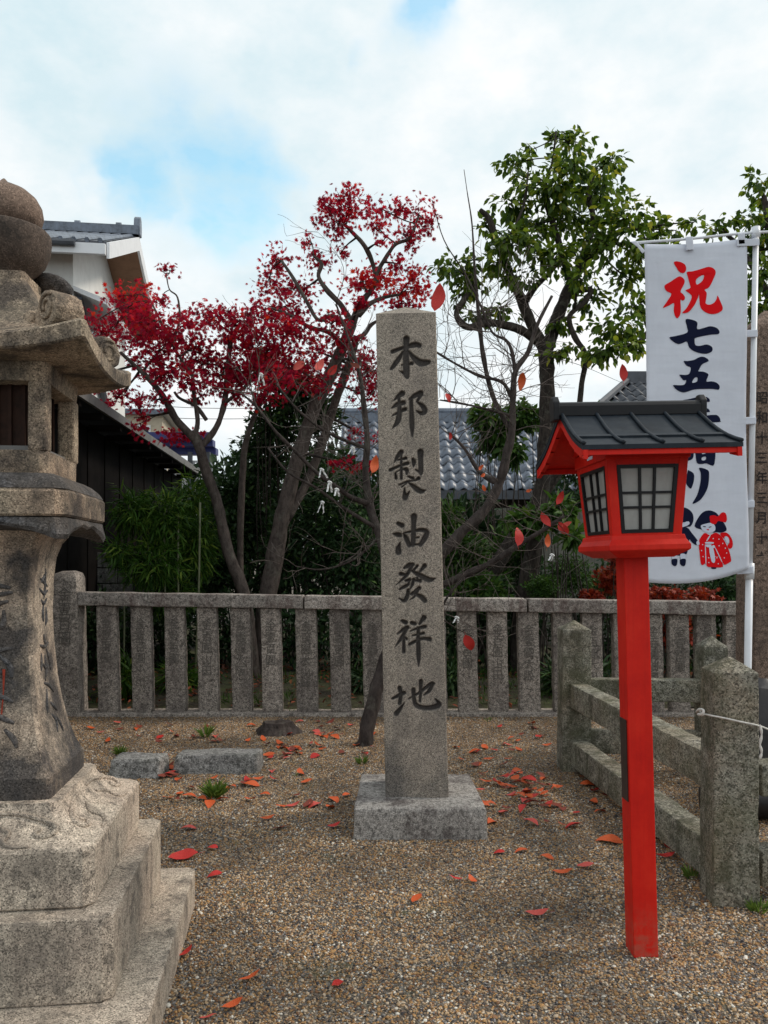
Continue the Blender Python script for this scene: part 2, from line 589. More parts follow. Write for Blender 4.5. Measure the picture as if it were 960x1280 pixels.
M['red'] = red_paint()
M['roof_metal'] = paint('slate_grey_sheet', (0.012, 0.018, 0.026), 0.55, 0.2, 7, 0.22, 0.15, dirt=((0.05, 0.058, 0.065), 0.4))
M['black'] = paint('black_lacquer', (0.007, 0.007, 0.009), 0.45, 0.2, 9, 0.3)
M['paper'] = paint('frosted_pane', (0.36, 0.355, 0.34), 0.35, 0.08, 9, 0.4, 0.05, dirt=((0.24, 0.235, 0.22), 0.6))
M['brown_plate'] = paint('dark_brown_plate', (0.035, 0.018, 0.015), 0.5, 0.2)
M['cloth'] = paint('white_banner_cloth', (0.58, 0.62, 0.73), 0.85, 0.03, 5, 0.1, 0.08)
def cloth_material():
    m, nt, b = new_mat('white_banner_cloth')
    t = NT(nt)
    p = t.pos()
    col = t.ramp(t.noise(p, 6, 5, 0.65), [(0.3, (0.70, 0.73, 0.81)), (0.6, (0.76, 0.79, 0.87))])
    t.l(col, b.inputs['Base Color'])
    b.inputs['Roughness'].default_value = 0.9
    b.inputs['Specular IOR Level'].default_value = 0.1
    folds = t.math('ADD', t.noise(t.mapped(p, (7, 7, 1.6)), 1.0, 3, 0.5), t.math('MULTIPLY', t.noise(t.mapped(p, (3, 3, 14)), 1.0, 2, 0.5), 0.5))
    t.l(t.bump(folds, 0.4, 0.025), b.inputs['Normal'])
    tr = t.n('ShaderNodeBsdfTranslucent')
    t.l(col, tr.inputs['Color'])
    mx = t.n('ShaderNodeMixShader')
    mx.inputs[0].default_value = 0.22
    t.l(b.outputs[0], mx.inputs[1]); t.l(tr.outputs[0], mx.inputs[2])
    t.l(mx.outputs[0], nt.nodes['Material Output'].inputs['Surface'])
    return m


M['cloth'] = cloth_material()
M['print_red'] = paint('red_print', (0.68, 0.006, 0.010), 0.8, 0.03, 8, 0.1, 0.03)
M['print_navy'] = paint('navy_print', (0.007, 0.010, 0.032), 0.8, 0.05, 8, 0.1, 0.03)
M['print_white'] = paint('white_print', (0.58, 0.62, 0.73), 0.8, 0.02, 8, 0.1, 0.03)
M['pole'] = paint('white_pole', (0.72, 0.74, 0.78), 0.35, 0.04, 8, 0.5, 0.03)
M['rope'] = paint('white_rope', (0.66, 0.64, 0.6), 0.9, 0.1, 60, 0.1, 0.5)
M['shed'] = paint('black_burnt_boards', (0.008, 0.0065, 0.006), 0.85, 0.35, 5, 0.08, 0.4)
M['shed_cap'] = paint('grey_roof_cap', (0.16, 0.155, 0.15), 0.6, 0.15, 9, 0.3)
M['plaster'] = paint('white_plaster', (0.72, 0.72, 0.70), 0.85, 0.04, 3, 0.15, 0.1, dirt=((0.45, 0.44, 0.42), 0.25))
M['soffit'] = paint('brown_soffit', (0.28, 0.16, 0.10), 0.7, 0.1, 6, 0.2)
M['white_trim'] = paint('white_trim', (0.75, 0.76, 0.78), 0.6, 0.04, 5, 0.3)
M['tile'] = paint('grey_roof_tile', (0.135, 0.16, 0.205), 0.38, 0.3, 5, 0.5, 0.2, dirt=((0.07, 0.075, 0.08), 0.5))
M['tile_dark'] = paint('dark_roof_tile', (0.06, 0.066, 0.08), 0.5, 0.2, 6, 0.5, 0.2)
M['glass'] = paint('dark_window_glass', (0.03, 0.04, 0.05), 0.12, 0.1, 3, 0.6, 0.0)
M['beige'] = paint('beige_render', (0.50, 0.43, 0.33), 0.8, 0.08, 4, 0.2)
M['blue_awning'] = paint('navy_awning', (0.03, 0.04, 0.16), 0.5, 0.2, 6, 0.4)
M['pale_wood'] = paint('pale_fence_board', (0.17, 0.165, 0.14), 0.8, 0.15, 9, 0.2)
M['dark_wood'] = paint('dark_fence_board', (0.045, 0.038, 0.03), 0.8, 0.2, 9, 0.2)
M['lattice_wood'] = paint('old_lattice_wood', (0.03, 0.013, 0.008), 0.7, 0.25, 20, 0.2)
M['dark_log'] = paint('wet_dark_timber', (0.022, 0.019, 0.02), 0.45, 0.25, 12, 0.4, 0.4)
M['slip_paper'] = paint('white_paper_slip', (0.80, 0.80, 0.79), 0.8, 0.03, 30, 0.1)
M['wire'] = paint('black_wire', (0.02, 0.02, 0.022), 0.6)
M['bark_grey'] = barkmat('grey_maple_bark', (0.035, 0.028, 0.025), (0.10, 0.08, 0.07))
M['bark_dark'] = barkmat('dark_bark', (0.016, 0.013, 0.012), (0.055, 0.045, 0.038))
M['bark_cherry'] = barkmat('cherry_bark', (0.025, 0.02, 0.018), (0.075, 0.06, 0.055))
M['twig'] = barkmat('bare_twig_bark', (0.06, 0.05, 0.045), (0.17, 0.14, 0.125), 40)
M['maple_leaf'] = leafmat('crimson_maple_leaf', [(0, (0.12, 0.006, 0.024)), (0.4, (0.40, 0.010, 0.045)), (0.75, (0.64, 0.016, 0.035)), (1, (0.75, 0.05, 0.02))], 0.55, 0.6, 0.12)
M['evergreen'] = leafmat('glossy_evergreen_leaf', [(0, (0.022, 0.050, 0.012)), (0.45, (0.085, 0.155, 0.020)), (0.8, (0.22, 0.31, 0.03)), (1, (0.40, 0.40, 0.05))], 0.46, 0.45, 0.25)
M['bush'] = leafmat('dark_shrub_leaf', [(0, (0.012, 0.030, 0.012)), (0.6, (0.034, 0.075, 0.026)), (1, (0.09, 0.16, 0.04))], 0.2, 0.5, 0.2)
M['mid_green'] = leafmat('mid_green_leaf', [(0, (0.025, 0.065, 0.014)), (0.6, (0.06, 0.13, 0.022)), (1, (0.14, 0.21, 0.04))], 0.35, 0.5, 0.2)
M['bamboo'] = leafmat('bamboo_leaf', [(0, (0.02, 0.055, 0.010)), (0.55, (0.06, 0.14, 0.02)), (1, (0.22, 0.30, 0.05))], 0.42, 0.5, 0.15)
M['culm'] = paint('pale_bamboo_culm', (0.12, 0.13, 0.07), 0.5, 0.2, 12)
M['azalea'] = leafmat('orange_red_shrub_leaf', [(0, (0.13, 0.015, 0.010)), (0.6, (0.34, 0.035, 0.012)), (1, (0.45, 0.10, 0.02))], 0.3)
M['grass'] = leafmat('grass_blade', [(0, (0.06, 0.12, 0.02)), (1, (0.18, 0.28, 0.05))], 0.35)
M['litter'] = leafmat('leaf_litter', [(0, (0.06, 0.025, 0.015)), (0.5, (0.20, 0.05, 0.02)), (0.8, (0.34, 0.07, 0.03)), (1, (0.10, 0.10, 0.03))], 0.1, 0.7)
M['leaf_red'] = fallen_leaf_mat('red_fallen_leaf', (0.50, 0.022, 0.018), (0.60, 0.06, 0.04), (0.30, 0.012, 0.012))
M['leaf_orange'] = fallen_leaf_mat('orange_fallen_leaf', (0.58, 0.085, 0.018), (0.66, 0.16, 0.035), (0.30, 0.03, 0.012))
M['leaf_pink'] = fallen_leaf_mat('pink_red_fallen_leaf', (0.58, 0.075, 0.06), (0.66, 0.16, 0.11), (0.40, 0.03, 0.03))
M['leaf_brown'] = fallen_leaf_mat('brown_fallen_leaf', (0.19, 0.035, 0.022), (0.30, 0.07, 0.03), (0.09, 0.02, 0.016))


def ground_material():
    m, nt, b = new_mat('gravel_ground')
    t = NT(nt)
    p = t.pos()
    v = t.n('ShaderNodeTexVoronoi')
    v.inputs['Scale'].default_value = 95
    t.l(p, v.inputs['Vector'])
    sep = t.n('ShaderNodeSeparateColor')
    t.l(v.outputs['Color'], sep.inputs[0])
    col = t.ramp(sep.outputs[0], [(0.0, (0.10, 0.085, 0.07)), (0.3, (0.22, 0.16, 0.11)), (0.55, (0.30, 0.24, 0.17)), (0.8, (0.24, 0.23, 0.22)), (1.0, (0.48, 0.44, 0.38))])
    col = t.mix(1.0, col, t.ramp(v.outputs['Distance'], [(0.0, g(1)), (0.75, g(0.35))]), 'MULTIPLY')
    soil = t.ramp(t.noise(p, 1.7, 6, 0.7), [(0.5, g(0)), (0.72, g(0.6))])
    col = t.mix(soil, col, (0.085, 0.068, 0.05))
    ms = t.ramp(t.noise(p, 2.3, 7, 0.75), [(0.55, g(0)), (0.72, g(0.7))])
    col = t.mix(ms, col, (0.055, 0.07, 0.022))
    t.l(col, b.inputs['Base Color'])
    b.inputs['Roughness'].default_value = 0.9
    t.l(t.bump(v.outputs['Distance'], 0.9, -0.01), b.inputs['Normal'])
    return m


def pebble_material():
    m, nt, b = new_mat('pebble')
    t = NT(nt)
    oi = t.n('ShaderNodeObjectInfo')
    r = oi.outputs['Random']
    col = t.ramp(r, [(0.0, (0.05, 0.045, 0.05)), (0.09, (0.15, 0.115, 0.09)), (0.22, (0.44, 0.25, 0.10)), (0.42, (0.48, 0.33, 0.19)),
                     (0.58, (0.25, 0.125, 0.06)), (0.70, (0.27, 0.25, 0.24)), (0.79, (0.62, 0.49, 0.35)), (0.91, (0.52, 0.29, 0.115)), (0.96, (0.85, 0.80, 0.70))], 'CONSTANT')
    p = t.pos()
    col = t.mix(1.0, col, t.ramp(t.noise(p, 240, 3, 0.6), [(0.3, g(0.65)), (0.7, g(1.15))]), 'MULTIPLY')
    area = t.ramp(t.noise(p, 1.1, 5, 0.65), [(0.38, g(0.5)), (0.58, g(1.0))])
    col = t.mix(1.0, col, area, 'MULTIPLY')
    ms = t.ramp(t.noise(p, 2.3, 7, 0.75), [(0.58, g(0)), (0.74, g(0.55))])
    col = t.mix(ms, col, (0.06, 0.07, 0.025))
    t.l(col, b.inputs['Base Color'])
    b.inputs['Roughness'].default_value = 0.6
    b.inputs['Specular IOR Level'].default_value = 0.35
    return m


M['ground'] = ground_material()
M['pebble'] = pebble_material()
M['soil'] = granite('garden_soil', (0.055, 0.045, 0.033), 0.5, 60, (0.02, 0.018, 0.015), 0.6, 0.9, 1.0)

# ------------------------------------------------------------------ ground
tag(MB().add([(-400, -40, 0), (400, -40, 0), (400, 900, 0), (-400, 900, 0)], [(0, 1, 2, 3)]).build('ground', M['ground']), kind='structure')
mb = MB()
nx, ny = 60, 40
gv = []
for j in range(ny + 1):
    for i in range(nx + 1):
        x = -8 + 20 * i / nx
        y = 7.90 + 9.0 * j / ny
        z = 0.03 + 0.10 * min(1, (y - 7.9) / 1.0) + 0.06 * noise.noise(Vector((x * 1.3, y * 1.3, 0))) + 0.02 * noise.noise(Vector((x * 6, y * 6, 3)))
        gv.append((x, y, z))
mb.add(gv, [(j * (nx + 1) + i, j * (nx + 1) + i + 1, (j + 1) * (nx + 1) + i + 1, (j + 1) * (nx + 1) + i) for j in range(ny) for i in range(nx)])
tag(mb.build('garden_ground', M['soil'], smooth=True), kind='structure')


def gravel():
    y0, y1 = 2.25, 7.72
    me = bpy.data.meshes.new('gravel')
    n = 10
    vs, fs = [], []
    for k in range(n + 1):
        y = y0 + (y1 - y0) * k / n
        vs += [(-0.52 * y - 0.15, y, 0.001), (0.52 * y + 0.15, y, 0.001)]
    for k in range(n):
        fs.append((2 * k, 2 * k + 1, 2 * k + 3, 2 * k + 2))
    me.from_pydata(vs, [], fs)
    o = link('gravel', me, None, M['pebble'])
    tag(o, 'loose mixed beige brown and grey pebble gravel covering the ground', 'gravel', kind='stuff')
    ng = bpy.data.node_groups.new('pebble_scatter', 'GeometryNodeTree')
    ng.interface.new_socket('Geometry', in_out='INPUT', socket_type='NodeSocketGeometry')
    ng.interface.new_socket('Geometry', in_out='OUTPUT', socket_type='NodeSocketGeometry')
    N = ng.nodes
    gi, go = N.new('NodeGroupInput'), N.new('NodeGroupOutput')
    d = N.new('GeometryNodeDistributePointsOnFaces')
    d.inputs['Density'].default_value = 11500
    d.inputs['Seed'].default_value = 3
    ico = N.new('GeometryNodeMeshIcoSphere')
    ico.inputs['Radius'].default_value = 0.0064
    ico.inputs['Subdivisions'].default_value = 1
    ins = N.new('GeometryNodeInstanceOnPoints')
    rr = N.new('FunctionNodeRandomValue')
    rr.data_type = 'FLOAT_VECTOR'
    rr.inputs[0].default_value = (-0.5, -0.5, 0)
    rr.inputs[1].default_value = (0.5, 0.5, 6.28)
    sc = N.new('FunctionNodeRandomValue')
    sc.data_type = 'FLOAT_VECTOR'
    sc.inputs[0].default_value = (0.55, 0.55, 0.35)
    sc.inputs[1].default_value = (1.25, 1.1, 0.8)
    sc.inputs['Seed'].default_value = 5
    big = N.new('FunctionNodeRandomValue')
    big.data_type = 'FLOAT'
    big.inputs['Seed'].default_value = 9
    pw = N.new('ShaderNodeMath'); pw.operation = 'POWER'; pw.inputs[1].default_value = 14.0
    ml = N.new('ShaderNodeMath'); ml.operation = 'MULTIPLY_ADD'; ml.inputs[1].default_value = 0.9; ml.inputs[2].default_value = 0.85
    vm = N.new('ShaderNodeVectorMath'); vm.operation = 'SCALE'
    sm = N.new('GeometryNodeSetMaterial')
    sm.inputs['Material'].default_value = M['pebble']
    sh = N.new('GeometryNodeSetShadeSmooth')
    L = ng.links
    L.new(gi.outputs[0], d.inputs['Mesh'])
    L.new(d.outputs['Points'], ins.inputs['Points'])
    L.new(ico.outputs['Mesh'], sh.inputs[0])
    L.new(sh.outputs[0], sm.inputs['Geometry'])
    L.new(sm.outputs[0], ins.inputs['Instance'])
    L.new(rr.outputs[0], ins.inputs['Rotation'])
    fl = [s for s in big.outputs if s.type == 'VALUE' and s.enabled] or [big.outputs[1]]
    L.new(fl[0], pw.inputs[0])
    L.new(pw.outputs[0], ml.inputs[0])
    L.new(sc.outputs[0], vm.inputs[0])
    L.new(ml.outputs[0], vm.inputs['Scale'])
    L.new(vm.outputs[0], ins.inputs['Scale'])
    L.new(ins.outputs[0], go.inputs[0])
    md = o.modifiers.new('scatter', 'NODES')
    md.node_group = ng


gravel()


# ------------------------------------------------------------------ buildings behind
YAW = R(7.2)


def shed():
    # eave line runs from near left to far right
    a, b = Vector((-3.02, 4.6, 0)), Vector((-3.79, 16.0, 0))
    d = (b - a).normalized()
    nrm = Vector((d.y, -d.x, 0))
    L = (b - a).length
    t = thing('timber_shed', 'black timber shed with long sloping eave behind the stone lantern', 'shed', a, math.atan2(d.y, d.x))
    ze = 3.18
    # local x along the wall, local -y faces the garden
    mb = MB()
    nb = 46
    w = L / nb
    for i in range(nb):
        mb.box(i * w + 0.004, (i + 1) * w - 0.004, 0.25 + 0.006 * (i % 3), 0.30, 0.0, ze - 0.05)
    mb.box(0, L, 0.305, 3.2, 0, ze - 0.06)
    mb.build('wall', M['shed'], t)
    rf = MB().prism([(0, 0)], 0, 0) if False else MB()
    rf.add([(0, -0.15, ze - 0.02), (L + 0.2, -0.15, ze - 0.02), (L + 0.2, 3.4, ze + 0.9), (0, 3.4, ze + 0.9),
            (0, -0.15, ze + 0.06), (L + 0.2, -0.15, ze + 0.06), (L + 0.2, 3.4, ze + 0.98), (0, 3.4, ze + 0.98)],
           [(3, 2, 1, 0), (4, 5, 6, 7), (0, 1, 5, 4), (1, 2, 6, 5), (2, 3, 7, 6), (3, 0, 4, 7)])
    rf.build('roof', M['shed'], t)
    MB().box(0, L + 0.21, -0.19, -0.152, ze - 0.03, ze + 0.075).build('eave_board', M['shed_cap'], t)
    for i in range(14):
        MB().box(0.4 + i * 0.8, 0.47 + i * 0.8, -0.14, 0.24, ze - 0.10, ze - 0.03).build('rafter', M['shed'], t)


shed()


def tile_mesh(w, l, tmat='tile'):
    """one pantile: a shallow wave across, a thick lower edge; x across, y up the slope"""
    nx_ = 8
    vs = []
    for j, (y, zz) in enumerate(((0, 0.0), (0, 0.028), (l * 1.12, 0.006))):
        for i in range(nx_ + 1):
            u = i / nx_
            z = 0.040 * math.sin(u * 2 * math.pi + 0.6) + 0.012 * (1 if u > 0.85 else 0)
            vs.append((u * w * 1.03, y, z + zz))
    fs = []
    for j in range(2):
        for i in range(nx_):
            a = j * (nx_ + 1) + i
            fs.append((a, a + 1, a + nx_ + 2, a + nx_ + 1))
    me = bpy.data.meshes.new('roof_tile')
    me.from_pydata(vs, [], fs)
    me.polygons.foreach_set('use_smooth', [True] * len(fs))
    me.materials.append(M[tmat])
    return me


def tile_roof(root, x0, cols, rows, w, l, eave, ridge, hip=None, tmat='tile'):
    """tiled slope as part 'roof' (under-boarding) with its tiles as sub-parts; eave/ridge = (y, z) local"""
    ey, ez = eave
    ry, rz = ridge
    slope = math.atan2(rz - ez, ry - ey)
    S = math.hypot(rz - ez, ry - ey)
    mb = MB()
    x1 = x0 + cols * w
    mb.add([(x0, ey, ez - 0.05), (x1, ey, ez - 0.05), (x1, ry, rz - 0.05), (x0 + (S * hip if hip else 0), ry, rz - 0.05),
            (x0, ey, ez - 0.16), (x1, ey, ez - 0.16), (x1, ry, rz - 0.16), (x0 + (S * hip if hip else 0), ry, rz - 0.16)],
           [(0, 1, 2, 3), (7, 6, 5, 4), (4, 5, 1, 0), (5, 6, 2, 1), (6, 7, 3, 2), (7, 4, 0, 3)])
    roof = mb.build('roof', M['tile_dark'], root)
    me = tile_mesh(w, l, tmat)
    k = 0
    for r in range(rows):
        for c in range(cols):
            if hip and c * w < (r + 0.6) * l * hip:
                continue
            o = bpy.data.objects.new('roof_tile', me)
            COL.objects.link(o)
            o.parent = roof
            s = r * l
            o.location = (x0 + c * w, ey + math.cos(slope) * s, ez + math.sin(slope) * s + 0.004 * random.random())
            o.rotation_euler = (slope - 0.02 + random.uniform(-.03, .03), random.uniform(-.02, .02), random.uniform(-.03, .03))
            k += 1
    return roof, S


def hall():
    t = thing('tiled_hall', 'low hall with grey pantile roof seen behind the stone monument', 'building', (0, 0, 0))
    roof, S = tile_roof(t, -1.1, 27, 9, 0.26, 0.45, (18.0, 3.08), (21.4, 5.22))
    rb = MB()
    rb.box(-1.2, 6.0, 21.30, 21.66, 5.18, 5.42).tube([(-1.25, 21.48, 5.48), (6.05, 21.48, 5.48)], 0.10, 10)
    rb.build('ridge', M['tile'], roof)
    MB().box(-1.15, 5.95, 17.90, 17.97, 2.86, 3.06).build('gutter', M['tile_dark'], t)
    MB().box(-0.8, 5.7, 18.9, 24.0, 0, 3.05).build('wall', M['dark_wood'], t)
    # far slope so the roof is a solid
    MB().add([(-1.1, 21.5, 5.12), (5.9, 21.5, 5.12), (5.9, 25, 3.0), (-1.1, 25, 3.0)], [(0, 1, 2, 3)]).build('back_slope', M['tile_dark'], t)


hall()


def side_hall():
    t = thing('temple_roof', 'dark tiled roof rising behind the red lantern and banner', 'building', (0, 0, 0))
    roof, S = tile_roof(t, 4.7, 13, 9, 0.27, 0.45, (20.0, 4.75), (23.4, 6.7), hip=0.62, tmat='tile_dark')
    MB().tube([(4.7, 19.95, 4.79), (4.7 + S * 0.62, 23.4, 6.76)], 0.10, 8).build('hip_ridge', M['tile_dark'], roof)
    MB().box(4.7 + S * 0.62 - 0.1, 8.3, 23.3, 23.6, 6.65, 7.0).build('ridge', M['tile_dark'], roof)
    MB().box(5.3, 8.3, 21, 25, 0, 4.9).build('wall', M['dark_wood'], t)


side_hall()


def white_house():
    t = thing('white_house', 'white two-storey house with grey tiled gable roof behind the lantern', 'house', (-5.81, 16.75, 0), YAW)
    # local: +x right (gable side), +y away; verge line at x = 0
    W = 7.05                                   # eave to eave
    ze, zr = 8.03, 9.55
    XL = -9.0
    ov = 0.85
    ym = W / 2
    th = 0.14
    # tiled slopes
    def slope_pts(x0, x1, z_off):
        return [(x0, 0, ze + z_off), (x1, 0, ze + z_off), (x1, ym, zr + z_off), (x0, ym, zr + z_off), (x1, W, ze + z_off), (x0, W, ze + z_off)]
    a, b_ = slope_pts(XL, 0, 0), slope_pts(XL, 0, th)
    rm = MB()
    rm.add(b_, [(0, 1, 2, 3), (3, 2, 4, 5)])
    rm.add([a[0], a[1], b_[1], b_[0]], [(0, 1, 2, 3)])
    rm.add([a[4], a[5], b_[5], b_[4]], [(0, 1, 2, 3)])
    roof = rm.build('roof', M['tile_dark'], t)
    # roof tiles seen edge-on: rolls running down the front slope
    sl = math.atan2(zr - ze, ym)
    for k in range(34):
        x = XL + 0.13 + k * 0.265
        MB().tube([(x, -0.03, ze + th + 0.01), (x, ym, zr + th + 0.01)], 0.055, 6).build('tile_roll', M['tile'], roof)
    MB().box(XL, 0.05, ym - 0.16, ym + 0.16, zr + th, zr + th + 0.22).build('ridge', M['tile'], roof)
    for k in range(9):
        MB().tube([(XL + 0.5 + k, ym, zr + th + 0.2), (XL + 0.62 + k, ym, zr + th + 0.2)], 0.13, 8).build('ridge_cap', M['tile'], roof)
    MB().prism([(-0.13, 0), (0.13, 0), (0.15, 0.2), (0.1, 0.42), (0, 0.5), (-0.1, 0.42), (-0.15, 0.2)], 0, 0.16,
               Matrix.Translation((0.1, ym, zr + th)) @ Matrix.Rotation(R(90), 4, 'Z')).build('ridge_end', M['tile'], roof, bevel=0.02)
    # verge boards and soffit
    vb = MB()
    for (y0, z0, y1, z1) in ((0, ze, ym, zr), (ym, zr, W, ze)):
        vb.add([(-0.0, y0, z0 - 0.22), (-0.0, y1, z1 - 0.22), (-0.0, y1, z1 + th - 0.02), (-0.0, y0, z0 + th - 0.02),
                (0.06, y0, z0 - 0.22), (0.06, y1, z1 - 0.22), (0.06, y1, z1 + th - 0.02), (0.06, y0, z0 + th - 0.02)],
               [(0, 1, 2, 3), (7, 6, 5, 4), (4, 5, 1, 0), (6, 7, 3, 2), (5, 6, 2, 1), (7, 4, 0, 3)])
    vb.build('verge_board', M['white_trim'], t)
    sf = MB()
    sf.add([(XL, 0, ze - 0.02), (-0.003, 0, ze - 0.02), (-0.003, ym, zr - 0.02), (XL, ym, zr - 0.02), (-0.003, W, ze - 0.02), (XL, W, ze - 0.02)], [(0, 3, 2, 1), (3, 5, 4, 2)])
    sf.build('soffit', M['soffit'], t)
    MB().box(XL, -0.01, -0.10, -0.003, ze - 0.16, ze + 0.06).build('fascia', M['white_trim'], t)
    MB().tube([(XL, -0.17, ze + 0.02), (-0.6, -0.17, ze + 0.02)], 0.07, 8).build('gutter', M['tile_dark'], t)
    # walls
    wx, wy0, wy1 = -ov, 0.7, W - 0.6
    k = (zr - ze) / ym
    w = MB()
    for x in (XL, wx):
        w.add([(x, wy0, 0), (x, wy1, 0), (x, wy1, ze + k * (W - wy1) - 0.04), (x, ym, zr - 0.04), (x, wy0, ze + k * wy0 - 0.04)], [(0, 1, 2, 3, 4)])
    w.add([(XL, wy0, 0), (wx, wy0, 0), (wx, wy0, ze + k * wy0 - 0.04), (XL, wy0, ze + k * wy0 - 0.04)], [(0, 1, 2, 3)])
    w.add([(XL, wy1, 0), (wx, wy1, 0), (wx, wy1, ze), (XL, wy1, ze)], [(3, 2, 1, 0)])
    w.build('wall', M['plaster'], t)
    # lean-to eave on the gable side, window, downpipe
    MB().add([(wx, 0.7, 7.35), (wx + 0.75, 0.5, 7.0), (wx + 0.75, 3.4, 7.0), (wx, 3.4, 7.35),
              (wx, 0.7, 7.45), (wx + 0.8, 0.5, 7.1), (wx + 0.8, 3.4, 7.1), (wx, 3.4, 7.45)],
             [(0, 3, 2, 1), (4, 5, 6, 7), (0, 1, 5, 4), (1, 2, 6, 5), (2, 3, 7, 6), (3, 0, 4, 7)]).build('canopy', M['white_trim'], t)
    for (y0, y1, z0, z1) in ((1.2, 2.3, 5.6, 6.9), (4.3, 5.2, 3.6, 5.2), (2.0, 3.2, 2.6, 4.4)):
        win = MB().box(wx, wx + 0.05, y0 - 0.07, y1 + 0.07, z0 - 0.07, z1 + 0.07).build('window', M['tile_dark'], t)
        MB().box(wx + 0.052, wx + 0.06, y0, y1, z0, z1).build('pane', M['glass'], win)
    MB().tube([(wx + 0.06, 0.9, 7.2), (wx + 0.06, 0.9, 0.2)], 0.045, 8).build('downpipe', M['tile_dark'], t)
    MB().tube([(wx + 0.10, 0.75, 7.2), (wx + 0.10, 3.6, 5.3)], 0.09, 6).build('stair_rail', M['tile_dark'], t)


white_house()


def beige_house():
    t = thing('beige_house', 'small far beige house with flat grey roof beyond the shed', 'house', (-9.9, 32, 0), YAW)
    MB().box(-3, 1.0, 0, 6, 0, 7.3).build('wall', M['beige'], t)
    MB().box(-3.3, 1.3, -0.3, 6.3, 7.3, 7.5).build('roof', M['tile'], t)
    for x in (-1.9, 0.1):
        wn_ = MB().box(x - 0.45, x + 0.45, -0.06, -0.003, 5.7, 6.9).build('window', M['white_trim'], t)
        MB().box(x - 0.38, x + 0.38, -0.075, -0.063, 5.78, 6.82).build('pane', M['glass'], wn_)
    MB().box(-1.4, -0.9, -0.04, -0.003, 2, 7.3).build('downpipe', M['tile_dark'], t)


beige_house()


def blue_shelter():
    t = thing('balcony_shelter', 'dark blue awning with posts and white railing beyond the shed eave', 'awning', (0, 0, 0))
    d = 19.0
    x0, x1 = P(165, 0, d).x, P(262, 0, d).x
    for k, y in enumerate((540, 549, 559)):
        z = P(0, y, d + k * 0.3).z
        MB().box(x0, x1, d + k * 0.35, d + 0.3 + k * 0.35, z - 0.16, z).build('awning_slat', M['blue_awning'], t)
    for px in (185, 209, 232, 255):
        x = P(px, 0, d).x
        MB().box(x - 0.05, x + 0.05, d + 0.4, d + 0.5, 0, P(0, 562, d).z).build('post', M['tile_dark'], t)
    zr = P(0, 572, d).z
    MB().box(x0, x1, d + 0.55, d + 0.6, zr - 0.05, zr).build('rail', M['white_trim'], t)
    for k in range(16):
        x = x0 + (x1 - x0) * (k + 0.5) / 16
        MB().box(x - 0.035, x + 0.035, d + 0.56, d + 0.59, zr - 0.9, zr - 0.05).build('baluster', M['white_trim'], t)
    MB().box(x0, x1, d + 0.8, d + 0.9, 0, zr - 0.3).build('panel', M['plaster'], t)


blue_shelter()


def garden_walls():
    # concrete block wall behind the bamboo
    t = thing('block_wall', 'low grey concrete block wall behind the bamboo at the shed', 'wall', (-4.4, 10.2, 0))
    bl = MB().box(-0.194, 0.194, 0, 0.15, -0.094, 0.094)
    first = None
    for r in range(8):
        for c in range(4):
            if first is None:
                first = bl.build('block', M['block_wall'], t, bevel=0.008)
                o = first
            else:
                o = first.copy()
                COL.objects.link(o)
                o.parent = t
            o.location = (c * 0.4 + (0.2 if r % 2 else 0), 0.01 * random.random(), 0.1 + r * 0.2)
    t2 = thing('board_fence', 'weathered vertical board fence at the back of the garden', 'fence', (1.55, 13.0, 0))
    b = None
    for k in range(44):
        if b is None:
            b = o = MB().box(0, 0.118, 0, 0.025, 0.05, 2.35).build('board', M['pale_wood'], t2)
        else:
            o = b.copy()
            COL.objects.link(o)
            o.parent = t2
        o.location = (k * 0.125, 0.008 * (k % 2), random.uniform(-0.03, 0.03))
    for z in (0.5, 1.9):
        MB().box(0, 5.5, 0.036, 0.09, z, z + 0.09).build('rail', M['dark_wood'], t2)


garden_walls()


# ------------------------------------------------------------------ stone lantern
def sq_ring(s, z, c=0.0, n=6, lift=None):
    """square ring, half side s, corner cut c, n spans a side; lift(q) raises points by corner closeness q"""
    c = min(c, s * 0.9)
    out = []
    m = 1 - c / s
    for k in range(4):
        ca, sa = math.cos(k * math.pi / 2), math.sin(k * math.pi / 2)
        for i in range(n + 1):
            tt = -m + 2 * m * i / n
            x, y = s, s * tt
            zz = z + (lift(abs(tt)) if lift else 0)
            out.append((x * ca - y * sa, x * sa + y * ca, zz))
    return out


